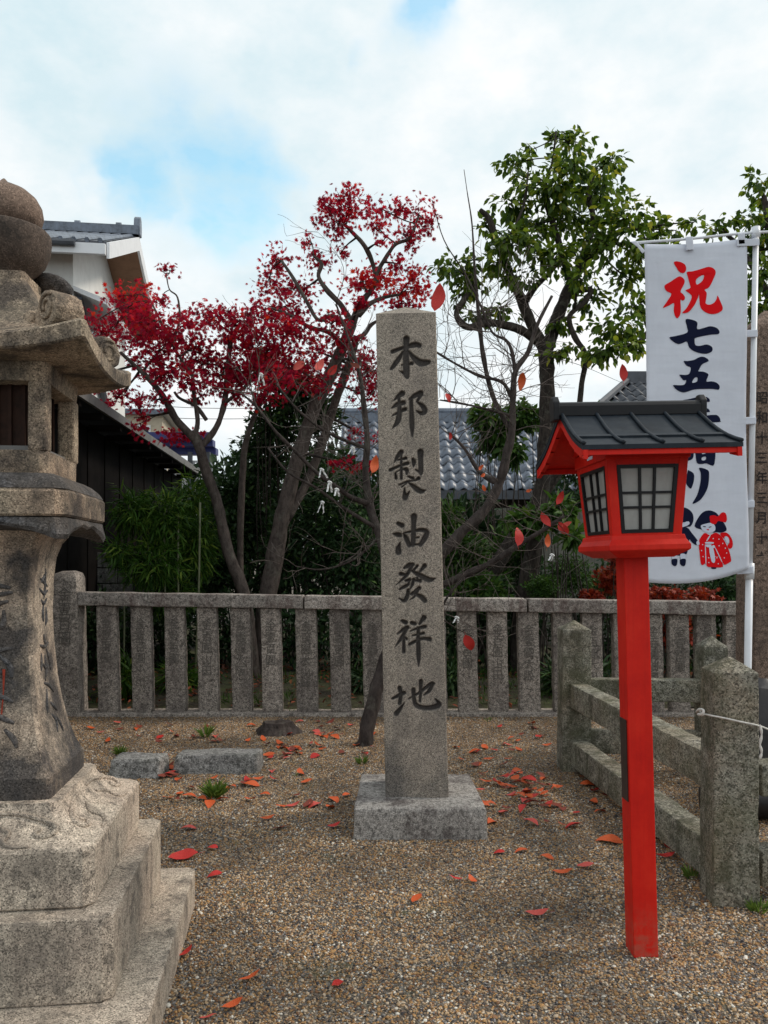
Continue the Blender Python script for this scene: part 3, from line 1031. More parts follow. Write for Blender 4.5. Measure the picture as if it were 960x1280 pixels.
def stone_lantern():
    t = thing('stone_lantern', 'tall weathered carved stone lantern on a stepped square base', 'stone lantern', (-1.354, 2.85, 0), R(6.6))
    st, bs, dk = M['lantern_stone'], M['lantern_base'], M['lantern_dark']
    def blk(name, s, z0, z1, mat, c=0.02, seed=0):
        mb = MB().loft([sq_ring(s, z0, c, 1), sq_ring(s, z1, c, 1)])
        return rough_stone(mb, name, mat, t, 0.005, 0.06, 0.0012, 7.0, seed)
    blk('step', 0.60, -0.05, 0.153, bs, 0.03, 1)
    blk('step', 0.475, 0.156, 0.411, bs, 0.03, 2)
    # lotus block: straight rim, swelling top
    prof = [(0.395, 0.414), (0.40, 0.42), (0.40, 0.59), (0.395, 0.60)]
    for k in range(1, 9):
        a = k / 8 * math.pi / 2
        prof.append((0.395 - 0.135 * math.sin(a) ** 1.1 if k else 0.395, 0.60 + 0.105 * (1 - math.cos(a)) * 0.35 + 0.105 * (k / 8) * 0.65))
    mb = MB().loft([sq_ring(s, z, 0.03, 5) for s, z in prof])
    lb = rough_stone(mb, 'lotus_block', bs, t, 0.0, 0.06, 0.0010, 6.0, 3)
    # carved fern scrolls lying on the swelling top (sides 0 = right, 3 = front)
    def top_z(s):
        best = None
        for (s0, z0), (s1, z1) in zip(prof[3:], prof[4:]):
            if s1 <= s <= s0:
                return z0 + (z1 - z0) * (s0 - s) / (s0 - s1 + 1e-9)
        return prof[-1][1]
    scroll = [(-0.02, 0.27), (0.05, 0.272), (0.11, 0.288), (0.145, 0.312), (0.14, 0.338), (0.115, 0.345), (0.10, 0.33), (0.112, 0.316)]
    scroll2 = [(0.0, 0.30), (0.04, 0.325), (0.035, 0.36), (0.06, 0.382), (0.10, 0.385)]
    for k in (0, 1, 2, 3):
        ca, sa = math.cos(k * math.pi / 2), math.sin(k * math.pi / 2)
        for sg in (-1, 1):
            for path, rad in ((scroll, 0.010), (scroll2, 0.008)):
                pts = []
                for (tt, s) in smooth_path([(a, b) for a, b in path], 6):
                    y = tt * sg * 1.35 + sg * 0.07
                    pts.append((s * ca - y * sa, s * sa + y * ca, top_z(s) + 0.001))
                rr = [rad * (0.5 + 0.5 * math.sin(math.pi * (i + 1.5) / (len(pts) + 2))) for i in range(len(pts))]
                MB().tube(pts, rr, 6).build('carved_scroll', bs, lb, smooth=True)
    # shaft
    pr = [(0.218, 0.700), (0.222, 0.706), (0.222, 0.775), (0.213, 0.787), (0.196, 0.83), (0.176, 0.90), (0.160, 0.98), (0.146, 1.08), (0.137, 1.20),
          (0.134, 1.32), (0.136, 1.43), (0.144, 1.51), (0.160, 1.56), (0.178, 1.585), (0.182, 1.60)]
    mb = MB().loft([sq_ring(s, z, 0.012, 4) for s, z in pr])
    sh = rough_stone(mb, 'shaft', M['lantern_shaft'], t, 0.0, 0.05, 0.0015, 7.0, 4)
    # incised brush characters on the right face (weathered, hard to read) and marks on the front
    def shaft_s(z):
        for (s0, z0), (s1, z1) in zip(pr, pr[1:]):
            if z0 <= z <= z1:
                return s0 + (s1 - s0) * (z - z0) / (z1 - z0 + 1e-9)
        return 0.14
    strokes = [[(0.02, 1.455), (-0.005, 1.44), (-0.03, 1.42)], [(-0.04, 1.435), (0.0, 1.42), (0.045, 1.405)], [(0.01, 1.47), (0.01, 1.40), (0.0, 1.36)],
               [(-0.05, 1.40), (0.0, 1.38), (0.05, 1.39)], [(-0.03, 1.36), (0.0, 1.345), (0.04, 1.36)], [(0.0, 1.35), (-0.01, 1.31), (0.0, 1.28)], [(0.03, 1.33), (0.03, 1.285), (0.02, 1.265)],
               [(0.0, 1.235), (0.005, 1.21), (0.03, 1.19)], [(-0.05, 1.20), (0.0, 1.19), (0.05, 1.20)], [(-0.04, 1.17), (-0.05, 1.14), (-0.055, 1.11)], [(0.02, 1.18), (0.045, 1.14), (0.05, 1.10)],
               [(-0.03, 1.13), (0.0, 1.115), (0.03, 1.12)], [(0.0, 1.16), (0.0, 1.11), (-0.02, 1.07)], [(-0.04, 1.065), (0.01, 1.05), (0.055, 1.02)], [(-0.02, 1.04), (-0.045, 0.99), (-0.05, 0.96)],
               [(0.0, 0.99), (0.03, 0.97), (0.06, 0.95)], [(-0.01, 0.95), (0.02, 0.92), (0.01, 0.88)], [(0.04, 0.93), (0.06, 0.90), (0.07, 0.87)]]
    for face in (0, 3):
        ca, sa = math.cos(face * math.pi / 2), math.sin(face * math.pi / 2)
        mb = MB()
        for s_ in strokes:
            pts, ww = [], []
            path = smooth_path(s_, 5)
            for i, (y, z) in enumerate(path):
                s = shaft_s(z) - 0.0015
                yy = y * (1.0 if face == 0 else 1.5)
                pts.append((s * ca - yy * sa, s * sa + yy * ca, z))
                ww.append(0.0062 * (0.45 + 0.8 * math.sin(math.pi * (i + 1) / (len(path) + 1))) * (1.0 if face == 0 else 1.4))
            mb.tube(pts, ww, 6)
        mb.build('inscription', M['lantern_dark'], sh, smooth=True)
    # a streak of red paint on the front face
    MB().add([(0.045 + dx, -shaft_s(z) - 0.004, z) for z, dx in ((1.13, 0), (1.05, 0.004), (0.98, 0.0))] +
             [(0.0525 + dx, -shaft_s(z) - 0.004, z) for z, dx in ((1.13, 0.002), (1.05, 0), (0.98, -0.002))],
             [(0, 3, 4, 1), (1, 4, 5, 2)]).build('red_mark', M['old_red'], sh)
    # platform with drooping corner leaves under it
    pf = [(0.19, 1.640), (0.283, 1.643), (0.29, 1.650), (0.29, 1.722), (0.283, 1.731), (0.268, 1.752), (0.246, 1.772), (0.222, 1.786), (0.215, 1.790)]
    mb = MB().loft([sq_ring(s, z, 0.035, 5) for s, z in pf])
    pl = rough_stone(mb, 'platform', st, t, 0.0, 0.05, 0.0025, 7.0, 5)
    mb = MB().loft([sq_ring(s, z, 0.03, 5) for s, z in ((0.2845, 1.7345), (0.271, 1.7565), (0.248, 1.7765), (0.224, 1.7895))])
    rough_stone(mb, 'platform_cap', dk, pl, 0.0, 0.05, 0.001, 7.0, 6)
    sc = lambda dep: (lambda q: -dep * max(0.0, (q - 0.45) / 0.55) ** 0.8 - 0.008 * (0.5 + 0.5 * math.cos(q * 14)))
    mb = MB().loft([sq_ring(0.15, 1.598, 0.01, 14), sq_ring(0.235, 1.612, 0.02, 14, sc(0.02)), sq_ring(0.285, 1.617, 0.03, 14, sc(0.048)),
                    sq_ring(0.292, 1.626, 0.03, 14, sc(0.040)), sq_ring(0.282, 1.640, 0.03, 14)])
    rough_stone(mb, 'leaf_trim', dk, pl, 0.0, 0.05, 0.002, 7.0, 7)
    # fire box: four posts, sills and heads, wooden lattice inside
    s, pw = 0.205, 0.062
    fb = MB().loft([sq_ring(s - 0.003, 1.79, 0.02, 2), sq_ring(s - 0.003, 1.868, 0.02, 2)])
    fire = rough_stone(fb, 'fire_box', st, t, 0.004, 0.05, 0.002, 8.0, 8)
    for sx in (-1, 1):
        for sy in (-1, 1):
            x0, x1 = sorted((sx * s, sx * (s - pw)))
            y0, y1 = sorted((sy * s, sy * (s - pw)))
            rough_stone(MB().box(x0, x1, y0, y1, 1.866, 2.10), 'post', st, fire, 0.008, 0.05, 0.002, 8.0, 9 + sx + sy * 2)
    rough_stone(MB().loft([sq_ring(s - 0.003, 2.098, 0.02, 2), sq_ring(s + 0.004, 2.165, 0.02, 2)]), 'head_beam', st, fire, 0.004, 0.05, 0.002, 8.0, 14)
    lat = MB().box(-0.128, 0.128, -0.128, 0.128, 1.86, 2.10)
    inner = lat.build('inner_panel', M['lattice_wood'], fire)
    for face in range(4):
        Mx = Matrix.Rotation(face * math.pi / 2, 4, 'Z')
        for k in range(6):
            x = -0.11 + k * 0.044
            MB().box(x - 0.006, x + 0.006, -0.140, -0.129, 1.868, 2.10, Mx).build('lattice_bar', M['lattice_wood'], fire)
        MB().box(-0.14, 0.14, -0.172, -0.145, 1.868, 1.885, Mx).build('grille_rail', M['shed_cap'], fire)
    # roof with lifted corners
    def lf(h, s_):
        return lambda q: h * q ** 2.2
    rings = [(0.15, 2.163, 0), (0.22, 2.160, 0.005), (0.31, 2.158, 0.028), (0.362, 2.156, 0.048), (0.370, 2.162, 0.050), (0.372, 2.205, 0.058), (0.362, 2.214, 0.056),
             (0.33, 2.222, 0.045), (0.28, 2.246, 0.026), (0.22, 2.296, 0.012), (0.17, 2.358, 0.004), (0.13, 2.425, 0), (0.105, 2.465, 0), (0.100, 2.472, 0), (0.100, 2.50, 0)]
    mb = MB().loft([sq_ring(s_, z, 0.012, 8, lf(h, s_)) for s_, z, h in rings])
    rf = rough_stone(mb, 'roof', st, t, 0.0, 0.06, 0.0015, 6.0, 15)
    # bracken-shoot scrolls on the four corners
    for k in range(4):
        Mx = Matrix.Rotation(R(45 + 90 * k), 4, 'Z') @ Matrix.Translation((-0.055, 0, 0.008))
        body = [(0.300, 2.245), (0.36, 2.225), (0.45, 2.235), (0.492, 2.262), (0.498, 2.300), (0.485, 2.338), (0.455, 2.362), (0.418, 2.366), (0.388, 2.350), (0.372, 2.322), (0.350, 2.292), (0.318, 2.272)]
        mb = MB().prism(body, -0.052, 0.052, Mx)
        sw = rough_stone(mb, 'corner_scroll', st, rf, 0.014, 0.035, 0.003, 9.0, 16 + k)
        cur = [(0.335 + 0.030 * math.cos(a), 2.283 + 0.030 * math.sin(a)) for a in np.linspace(0, 2 * math.pi, 14, endpoint=False)]
        rough_stone(MB().prism(cur, -0.062, 0.062, Mx), 'curl', st, sw, 0.008, 0.03, 0.002, 9.0, 21 + k)
        spir = [(0.440 + (0.045 - 0.028 * a / 9) * math.cos(a + 1.0), 2.305 + (0.045 - 0.028 * a / 9) * math.sin(a + 1.0)) for a in np.linspace(0, 9, 26)]
        for sy in (-0.053, 0.053):
            MB().tube([Mx @ Vector((p[0], sy, p[1])) for p in spir], 0.006, 6).build('spiral', st, sw, smooth=True)
    # bowl, petals and jewel
    js = M['jewel_stone']
    bw = rough_stone(MB().lathe([(0.080, 2.498), (0.085, 2.512), (0.112, 2.530), (0.138, 2.560), (0.153, 2.600), (0.158, 2.640), (0.157, 2.662), (0.150, 2.670), (0.136, 2.672), (0.08, 2.672)], 36), 'lotus_bowl', M['bowl_stone'], t, 0.0, 0.05, 0.0008, 8, 30, 50)
    for k in (0, 1):
        Mx = Matrix.Rotation(R(45 + 90 * k), 4, 'Z') @ Matrix.Translation((0.185, 0, 2.524)) @ Matrix.Rotation(R(18), 4, 'Y')
        n = 16
        ring = [[Mx @ Vector((rr * 0.9 * math.cos(2 * math.pi * i / n), rr * math.sin(2 * math.pi * i / n), zz)) for i in range(n)]
                for rr, zz in ((0.004, -0.04), (0.05, -0.036), (0.074, -0.014), (0.080, 0.006), (0.06, 0.022), (0.004, 0.030))]
        MB().loft(ring).build('petal', M['lantern_dark'], bw, smooth=True)
    rough_stone(MB().lathe([(0.085, 2.673), (0.108, 2.684), (0.126, 2.706), (0.132, 2.732), (0.127, 2.762), (0.111, 2.790), (0.085, 2.812), (0.054, 2.827), (0.030, 2.836), (0.014, 2.847), (0.004, 2.858)], 36),
                'jewel', js, t, 0.0, 0.05, 0.0005, 8, 31, 70)


stone_lantern()

# ------------------------------------------------------------------ monument with carved characters
# brush strokes of the seven characters, traced as (x, y, width) rows in three enlarged views of the face
CH1 = [[(240, 118, 62), (237, 200, 52), (235, 300, 58), (240, 400, 62), (240, 490, 60), (250, 525, 40)], [(90, 250, 40), (190, 215, 35), (270, 195, 45), (340, 180, 55), (380, 192, 44)],
       [(205, 255, 26), (150, 340, 45), (90, 420, 38), (68, 442, 10)], [(255, 240, 25), (320, 320, 50), (390, 375, 68), (465, 372, 50), (485, 366, 30)],
       [(190, 395, 18), (240, 390, 25), (300, 380, 36)], [(170, 460, 12), (215, 482, 40)],
       [(98, 778, 8), (150, 730, 40), (195, 698, 56)], [(80, 852, 14), (140, 815, 45), (210, 797, 46)], [(86, 935, 14), (160, 895, 30), (228, 866, 40)],
       [(160, 750, 30), (165, 880, 45), (150, 990, 52), (92, 1066, 12)], [(275, 760, 25), (330, 725, 45), (395, 697, 50)], [(290, 770, 35), (295, 900, 44), (300, 1050, 48), (303, 1162, 14)],
       [(398, 712, 40), (355, 785, 24)], [(352, 790, 18), (410, 835, 44), (438, 888, 52), (400, 914, 40), (340, 884, 10)]]
CH2 = [[(185, 127, 48), (140, 180, 35), (105, 245, 8)], [(140, 212, 20), (190, 202, 24), (235, 193, 33)], [(65, 317, 33), (160, 277, 28), (255, 247, 36)], [(185, 150, 20), (185, 260, 28), (185, 412, 28)],
       [(122, 350, 22), (130, 405, 33)], [(130, 338, 14), (195, 312, 20), (243, 317, 42), (243, 360, 26)], [(310, 205, 30), (320, 240, 44), (315, 288, 16)],
       [(390, 132, 62), (392, 220, 48), (395, 335, 48), (395, 375, 22)], [(335, 317, 14), (385, 345, 36)], [(255, 388, 18), (310, 410, 34)], [(165, 477, 18), (250, 442, 22), (330, 432, 20), (370, 412, 38)],
       [(255, 450, 14), (320, 500, 44), (390, 550, 50), (450, 540, 8)], [(262, 445, 14), (190, 500, 18)], [(220, 512, 18), (222, 618, 46), (245, 590, 38), (278, 542, 8)],
       [(152, 888, 38), (195, 910, 48)], [(92, 995, 12), (140, 1005, 44), (170, 1012, 46)], [(176, 1085, 8), (155, 1150, 48), (155, 1192, 58)],
       [(320, 818, 62), (318, 900, 48), (315, 1050, 48), (308, 1122, 40)], [(208, 1000, 18), (235, 1040, 44), (270, 1122, 42)], [(215, 990, 18), (300, 976, 28), (400, 962, 38), (458, 988, 48), (430, 1060, 52), (390, 1120, 40)],
       [(330, 1046, 18), (370, 1041, 20)], [(280, 1122, 28), (350, 1116, 22), (400, 1112, 26)]]
CH3 = [[(155, 120, 18), (190, 102, 34), (220, 96, 28)], [(215, 102, 24), (170, 180, 24), (92, 248, 6)], [(128, 165, 28), (156, 171, 22)], [(205, 140, 14), (270, 177, 34), (345, 215, 36), (398, 203, 6)],
       [(256, 105, 18), (226, 140, 18)], [(310, 108, 33), (275, 150, 16)], [(165, 217, 18), (195, 212, 26)], [(195, 212, 18), (186, 250, 18)], [(120, 282, 14), (160, 262, 26), (190, 246, 18)],
       [(185, 290, 23), (180, 330, 28), (155, 370, 26), (112, 348, 6)], [(227, 208, 23), (216, 250, 22), (200, 282, 12)], [(240, 217, 18), (276, 221, 28)], [(252, 198, 18), (262, 214, 14)], [(210, 322, 22), (270, 276, 28)],
       [(266, 278, 22), (232, 340, 18), (192, 366, 6)], [(225, 315, 18), (280, 340, 32), (312, 372, 34)],
       [(140, 522, 23), (166, 536, 32)], [(103, 622, 10), (150, 587, 26), (180, 573, 28)], [(176, 577, 23), (136, 650, 26), (83, 722, 6)], [(150, 640, 18), (152, 700, 23), (152, 757, 26)], [(163, 648, 16), (174, 662, 20)],
       [(213, 540, 28), (237, 547, 26)], [(305, 502, 36), (270, 550, 16)], [(200, 602, 10), (260, 581, 20), (315, 570, 26)], [(218, 636, 12), (260, 630, 16), (302, 620, 22)],
       [(195, 702, 22), (250, 677, 22), (300, 661, 22), (350, 668, 30)], [(262, 580, 23), (262, 680, 30), (265, 800, 30), (265, 874, 8)],
       [(65, 1112, 18), (110, 1091, 26), (156, 1070, 26)], [(120, 1032, 30), (130, 1080, 26), (120, 1150, 26)], [(158, 1143, 6), (125, 1190, 26), (95, 1226, 34)], [(188, 1116, 10), (270, 1072, 20), (355, 1008, 26), (380, 1006, 20)],
       [(367, 1012, 28), (345, 1060, 26), (303, 1092, 10)], [(282, 985, 30), (280, 1060, 24), (275, 1140, 18)], [(225, 1047, 30), (230, 1120, 28), (250, 1170, 32), (320, 1190, 32), (400, 1180, 35), (420, 1160, 30), (388, 1118, 6)]]


def monument():
    t = thing('stone_monument', 'tall square granite monument carved with seven dark Japanese characters', 'monument', (0.19, 4.655, 0))
    DF = 4.495
    Z0, Z1 = 0.160, 2.886
    hb, ht = 0.1776, 0.1686
    depth = 0.335
    rough_stone(MB().hexa([(-0.355, -0.372, -0.05), (0.368, -0.372, -0.05), (0.352, 0.345, -0.05), (-0.335, 0.345, -0.05)],
                          [(-0.352, -0.368, 0.168), (0.362, -0.368, 0.168), (0.345, 0.34, 0.168), (-0.332, 0.34, 0.168)]),
                'plinth', M['plinth'], t, 0.014, 0.06, 0.006, 6.0, 40)
    # stroke segments in face coordinates (u, z, width)
    segs = []
    for strokes, ox, oy, sx, sy in ((CH1, 480, 410, 683 / 80, 1280 / 150), (CH2, 480, 550, 683 / 80, 1280 / 150), (CH3, 480, 690, 488 / 80, 1280 / 210)):
        for s in strokes:
            pts = []
            for (x, y, w) in s:
                px, py = ox + x / sx, oy + y / sy
                c = 507.5 + (py - 392) * 14 / 603
                pts.append(((px - c) * DF / F, EYE + (HY - py) * DF / F, w / sx * DF / F * 0.60))
            pts = smooth_path(pts, 4)
            segs += list(zip(pts[:-1], pts[1:]))
    cell = 0.0036
    nu, nz = int(0.352 / cell), int((Z1 - Z0) / cell)
    uu = np.linspace(-1, 1, nu + 1)
    zz = np.linspace(Z0, Z1, nz + 1)
    half = hb + (ht - hb) * (zz - Z0) / (Z1 - Z0)
    U = uu[None, :] * half[:, None]
    Z = np.repeat(zz[:, None], nu + 1, 1)
    D = np.full(U.shape, -1.0)
    for a, b in segs:
        zlo, zhi = min(a[1], b[1]) - 0.04, max(a[1], b[1]) + 0.04
        k0, k1 = np.searchsorted(zz, zlo), np.searchsorted(zz, zhi)
        if k1 <= k0: continue
        u, z = U[k0:k1], Z[k0:k1]
        dx, dz = b[0] - a[0], b[1] - a[1]
        L2 = dx * dx + dz * dz + 1e-12
        tt = np.clip(((u - a[0]) * dx + (z - a[1]) * dz) / L2, 0, 1)
        dist = np.hypot(u - a[0] - tt * dx, z - a[1] - tt * dz)
        D[k0:k1] = np.maximum(D[k0:k1], a[2] + (b[2] - a[2]) * tt - dist)
    ink = np.clip((D + 0.0012) / 0.004, 0, 1)
    dep = np.clip(D * 2.6 + 0.002, 0, 0.022)
    edge = half[:, None] - np.abs(U)
    rnd = np.where(edge < 0.010, 0.010 - np.sqrt(np.clip(0.010 ** 2 - (0.010 - edge) ** 2, 0, None)), 0)
    nzv = np.array([noise.noise(Vector((float(x) * 6, float(y) * 6, 1.7))) for x, y in zip(U[::6, ::6].ravel(), Z[::6, ::6].ravel())]).reshape(U[::6, ::6].shape)
    nz_full = np.repeat(np.repeat(nzv, 6, 0), 6, 1)[:U.shape[0], :U.shape[1]] * 0.0
    Y = -depth / 2 + dep + rnd + nz_full
    V = np.stack([U, Y, Z], -1).reshape(-1, 3)
    tint = ink.ravel()
    idx = np.arange((nu + 1) * (nz + 1)).reshape(nz + 1, nu + 1)
    a, b, c, d = idx[:-1, :-1], idx[:-1, 1:], idx[1:, 1:], idx[1:, :-1]
    T = np.concatenate([np.stack([a, b, c], -1).reshape(-1, 3), np.stack([a, c, d], -1).reshape(-1, 3)])
    # sides, back and pyramid cap share the same mesh
    base = len(V)
    yb = depth / 2
    extra, tri = [], []
    def quad(p):
        n = base + len(extra)
        extra.extend(p)
        tri.extend([(n, n + 1, n + 2), (n, n + 2, n + 3)])
    yf = -depth / 2 + 0.010
    apex = (0.0, 0.0, 2.972)
    for sx in (-1, 1):
        q = [(sx * hb, yf, Z0), (sx * hb, yb, Z0), (sx * ht, yb, Z1), (sx * ht, yf, Z1)]
        quad(q if sx > 0 else q[::-1])
    quad([(hb, yb, Z0), (-hb, yb, Z0), (-ht, yb, Z1), (ht, yb, Z1)])
    cap = [(-ht, -depth / 2, Z1), (ht, -depth / 2, Z1), (ht, yb, Z1), (-ht, yb, Z1)]
    for i in range(4):
        n = base + len(extra)
        extra.extend([cap[i], cap[(i + 1) % 4], apex])
        tri.append((n, n + 1, n + 2))
    V = np.vstack([V, np.array(extra)])
    T = np.vstack([T, np.array(tri)])
    tint = np.concatenate([tint, np.zeros(len(extra))])
    o = np_mesh('shaft', V, T, M['monument'], t, tint)
    o.rotation_euler = (0, -14 / 603, 0)


monument()


# ------------------------------------------------------------------ text helper (engraved small writing)
def text_mesh(name, chars, size, mat, parent, loc, rot, squash=1.0, gap=1.0, bold=0.0):
    cu = bpy.data.curves.new(name, 'FONT')
    cu.body = '\n'.join(chars)
    cu.size = size
    cu.align_x = 'CENTER'
    cu.space_line = gap
    cu.offset = bold
    cu.resolution_u = 2
    tmp = bpy.data.objects.new(name, cu)
    COL.objects.link(tmp)
    dg = bpy.context.evaluated_depsgraph_get()
    me = bpy.data.meshes.new_from_object(tmp.evaluated_get(dg))
    bpy.data.objects.remove(tmp)
    o = link(name, me, parent, mat)
    o.location = loc
    o.rotation_euler = rot
    o.scale = (squash, 1, 1)
    return o


# ------------------------------------------------------------------ stone fence
def stone_fence():
    Y = 7.70
    t = thing('stone_fence', 'long low granite shrine fence with engraved balusters and flat rail', 'fence', (0, Y, 0))
    X = lambda px: (px - CX) / F * Y
    Zt = lambda px: EYE + (HY - (740 + (px - 98) * 12.5 / 832)) / F * Y      # rail top
    Zb = lambda px: Zt(px) - 0.128
    # rails in three lengths
    for k, (a, b) in enumerate(((98, 379), (381, 658), (660, 990))):
        y0, y1 = -0.03 - 0.006 * k, 0.17 - 0.004 * k
        mb = MB().hexa([(X(a), y0, Zb(a)), (X(b), y0, Zb(b)), (X(b), y1, Zb(b)), (X(a), y1, Zb(a))],
                       [(X(a), y0, Zt(a)), (X(b), y0, Zt(b)), (X(b), y1, Zt(b)), (X(a), y1, Zt(a))])
        rough_stone(mb, 'rail', M['rail_stone'], t, 0.010, 0.12, 0.006, 4.0, 50 + k)
    rough_stone(MB().box(X(98), X(990), -0.06, 0.20, -0.05, 0.035), 'sill', M['fence_stone'], t, 0.012, 0.14, 0.010, 3.0, 55)
    words = ['金壹百圓', '金壹百圓小川', '金參百圓', '金百圓山田', '金壹圓大阪', '金壹百圓', '金百圓大山崎', '金壹百圓', '金百圓油商']
    xs = [132, 175, 217, 258, 300, 338, 382, 424, 465, 505, 545, 584, 622, 661, 704, 741, 780, 817, 850, 884, 921, 958]
    for i, px in enumerate(xs):
        big = px in (382, 661)
        w = 0.096 if not big else 0.102
        z0 = 0.0 if big else 0.02
        zt = Zb(px) - 0.001
        x = X(px)
        lean = 0.018
        mb = MB().hexa([(x - w + lean, 0.01, z0), (x + w + lean, 0.01, z0), (x + w + lean, 0.125, z0), (x - w + lean, 0.125, z0)],
                       [(x - w - 0.004, 0.015, zt), (x + w - 0.004, 0.015, zt), (x + w - 0.004, 0.12, zt), (x - w - 0.004, 0.12, zt)])
        b = rough_stone(mb, 'baluster', M['fence_stone'], t, 0.012, 0.075, 0.005, 7.0, 60 + i)
        text_mesh('inscription', words[i % len(words)], 0.11, M['ink_groove'], b, (x + 0.002, 0.0035, zt - 0.21), (R(90), 0, R(0)), 0.95, 1.0, 0.0)
    # end post, taller with a rounded head
    w = 0.118
    x = X(82)
    rough_stone(MB().loft([[(x - s + dx, -0.04 + (0.12 - s), z), (x + s + dx, -0.04 + (0.12 - s), z), (x + s + dx, 0.20 - (0.12 - s), z), (x - s + dx, 0.20 - (0.12 - s), z)]
                           for s, z, dx in ((0.125, -0.02, 0.02), (w, 1.33, 0), (0.10, 1.375, 0), (0.05, 1.395, 0))]), 'end_post', M['fence_stone'], t, 0.008, 0.08, 0.006, 6.0, 90)
    text_mesh('inscription', '金壹百圓', 0.14, M['ink_groove'], t, (x + 0.01, -0.052, 1.12), (R(90), 0, 0), 0.95, 1.0, 0.0)


stone_fence()


# ------------------------------------------------------------------ low mossy enclosure on the right
def enclosure():
    t = thing('stone_barrier', 'low mossy stone post and rail barrier beside the red lantern', 'barrier', (0, 0, 0))
    posts = {'A': (1.365, 5.75, 0.099, 1.005, 1.068, 0.0), 'B': (1.528, 3.545, 0.094, 1.012, 1.072, -0.08), 'C': (2.31, 5.65, 0.084, 0.895, 0.965, 0.03)}
    for i, (k, (x, y, s, zs, za, rz)) in enumerate(posts.items()):
        Mx = Matrix.Translation((x, y, 0)) @ Matrix.Rotation(rz, 4, 'Z')
        rings = [[Mx @ Vector((sx * q, sy * q, z)) for sx, sy in ((-1, -1), (1, -1), (1, 1), (-1, 1))] for q, z in ((s * 1.03, -0.08), (s, zs), (s * 0.06, za))]
        rough_stone(MB().loft(rings), 'post', M['mossy_stone'], t, 0.006, 0.05, 0.005, 6.0, 100 + i)
    def rail(p, q, z0, z1, hw, seed):
        p, q = Vector((*p, 0)), Vector((*q, 0))
        d = (q - p).normalized()
        n = Vector((-d.y, d.x, 0)) * hw
        a = [p - n, q - n, q + n, p + n]
        if (q - p).cross(n).z < 0:
            a = a[::-1]
        rough_stone(MB().hexa([v + Vector((0, 0, z0)) for v in a], [v + Vector((0, 0, z1)) for v in a]), 'rail', M['mossy_stone'], t, 0.007, 0.06, 0.005, 6.0, seed)
    A, B, C = (1.365, 5.75), (1.540, 3.545), (2.31, 5.65)
    for k, (z0, z1) in enumerate(((0.46, 0.625), (0.055, 0.225))):
        rail((A[0] + 0.01, A[1] - 0.10), (B[0] - 0.02, B[1] + 0.10), z0, z1, 0.062, 110 + k)
    for k, (z0, z1) in enumerate(((0.50, 0.655), (0.13, 0.29))):
        rail((A[0] + 0.10, A[1] - 0.03), (C[0] - 0.08, C[1]), z0, z1, 0.055, 114 + k)
    for k, (z0, z1) in enumerate(((0.46, 0.60), (0.06, 0.22))):
        rail((B[0] + 0.11, B[1] + 0.02), (3.0, 3.85), z0, z1, 0.055, 117 + k)
    rail((2.35, 5.6), (3.0, 5.3), 0.5, 0.65, 0.05, 119)
    # thick dark timber lying inside
    lg = smooth_path([(1.86, 4.72, 0.10), (2.2, 4.62, 0.105), (2.7, 4.52, 0.11), (3.3, 4.45, 0.11)], 6)
    o = MB().tube(lg, [0.06 + 0.035 * min(1, i / 3) for i in range(len(lg))], 14, 0.05).build('dark_log', M['dark_log'], None, smooth=True)
    tag(o, 'dark wet log lying on the ground inside the mossy stone barrier', 'log')
    o = rough_stone(MB().loft([[(2.35 + 0.28 * r * math.cos(a), 4.95 + 0.25 * r * math.sin(a), z) for a in np.linspace(0, 2 * math.pi, 12, endpoint=False)]
                               for r, z in ((1.0, -0.02), (1.05, 0.25), (0.9, 0.55), (0.5, 0.72), (0.1, 0.76))]), 'dark_boulder', M['dark_log'], None, 0.0, 0.08, 0.03, 4.0, 130)
    tag(o, 'dark boulder at the picture edge behind the nearest mossy post', 'boulder')
    # rope tied round the near post
    t2 = thing('rope', 'thin white rope tied around the nearest mossy stone post', 'rope', (0, 0, 0))
    zz = 0.855
    path = smooth_path([P(874, 889, 3.60), P(878, 892, 3.50), P(889, 894.5, 3.455), P(905, 897.5, 3.432), P(925, 902, 3.428), P(944, 906, 3.43), P(951, 908, 3.47), P(975, 914, 3.6), P(1010, 905, 4.2)], 6)
    MB().tube(path, 0.0040, 8).build('line', M['rope'], t2, smooth=True)
    MB().tube(smooth_path([P(871, 890, 3.58), P(874, 887, 3.50), P(879, 888, 3.46), P(878, 893, 3.46), P(873, 893, 3.50)], 5), 0.0065, 8).build('knot', M['rope'], t2, smooth=True)
    MB().tube(smooth_path([P(950, 906, 3.42), P(952, 918, 3.42), P(950, 930, 3.42), P(952, 940, 3.42), P(950, 948, 3.42)], 5), [0.003 + 0.0035 * abs(math.sin(i * 0.6)) for i in range(21)], 8).build('tail', M['rope'], t2, smooth=True)


enclosure()


def tall_pillar():
    d = 6.3
    x0 = (944 - CX) / F * d
    t = thing('inscribed_pillar', 'tall brown inscribed stone pillar partly cut off behind the banner pole', 'pillar', (x0 + 0.17, d + 0.17, 0))
    s = 0.17
    zs = EYE + (HY - 405) / F * d
    sh = rough_stone(MB().loft([[(sx * q, sy * q, z) for sx, sy in ((-1, -1), (1, -1), (1, 1), (-1, 1))] for q, z in ((s * 1.04, -0.05), (s, zs), (0.03, zs + 0.15))]),
                     'shaft', M['tall_stone'], t, 0.01, 0.09, 0.004, 6.0, 140)
    text_mesh('inscription', '昭和十三年三月十六日建之', 0.105, M['dark_groove'], sh, (-0.120, -s - 0.010, zs - 0.62), (R(90 + 0.3), 0, 0), 0.9, 1.5, 0.001)


tall_pillar()


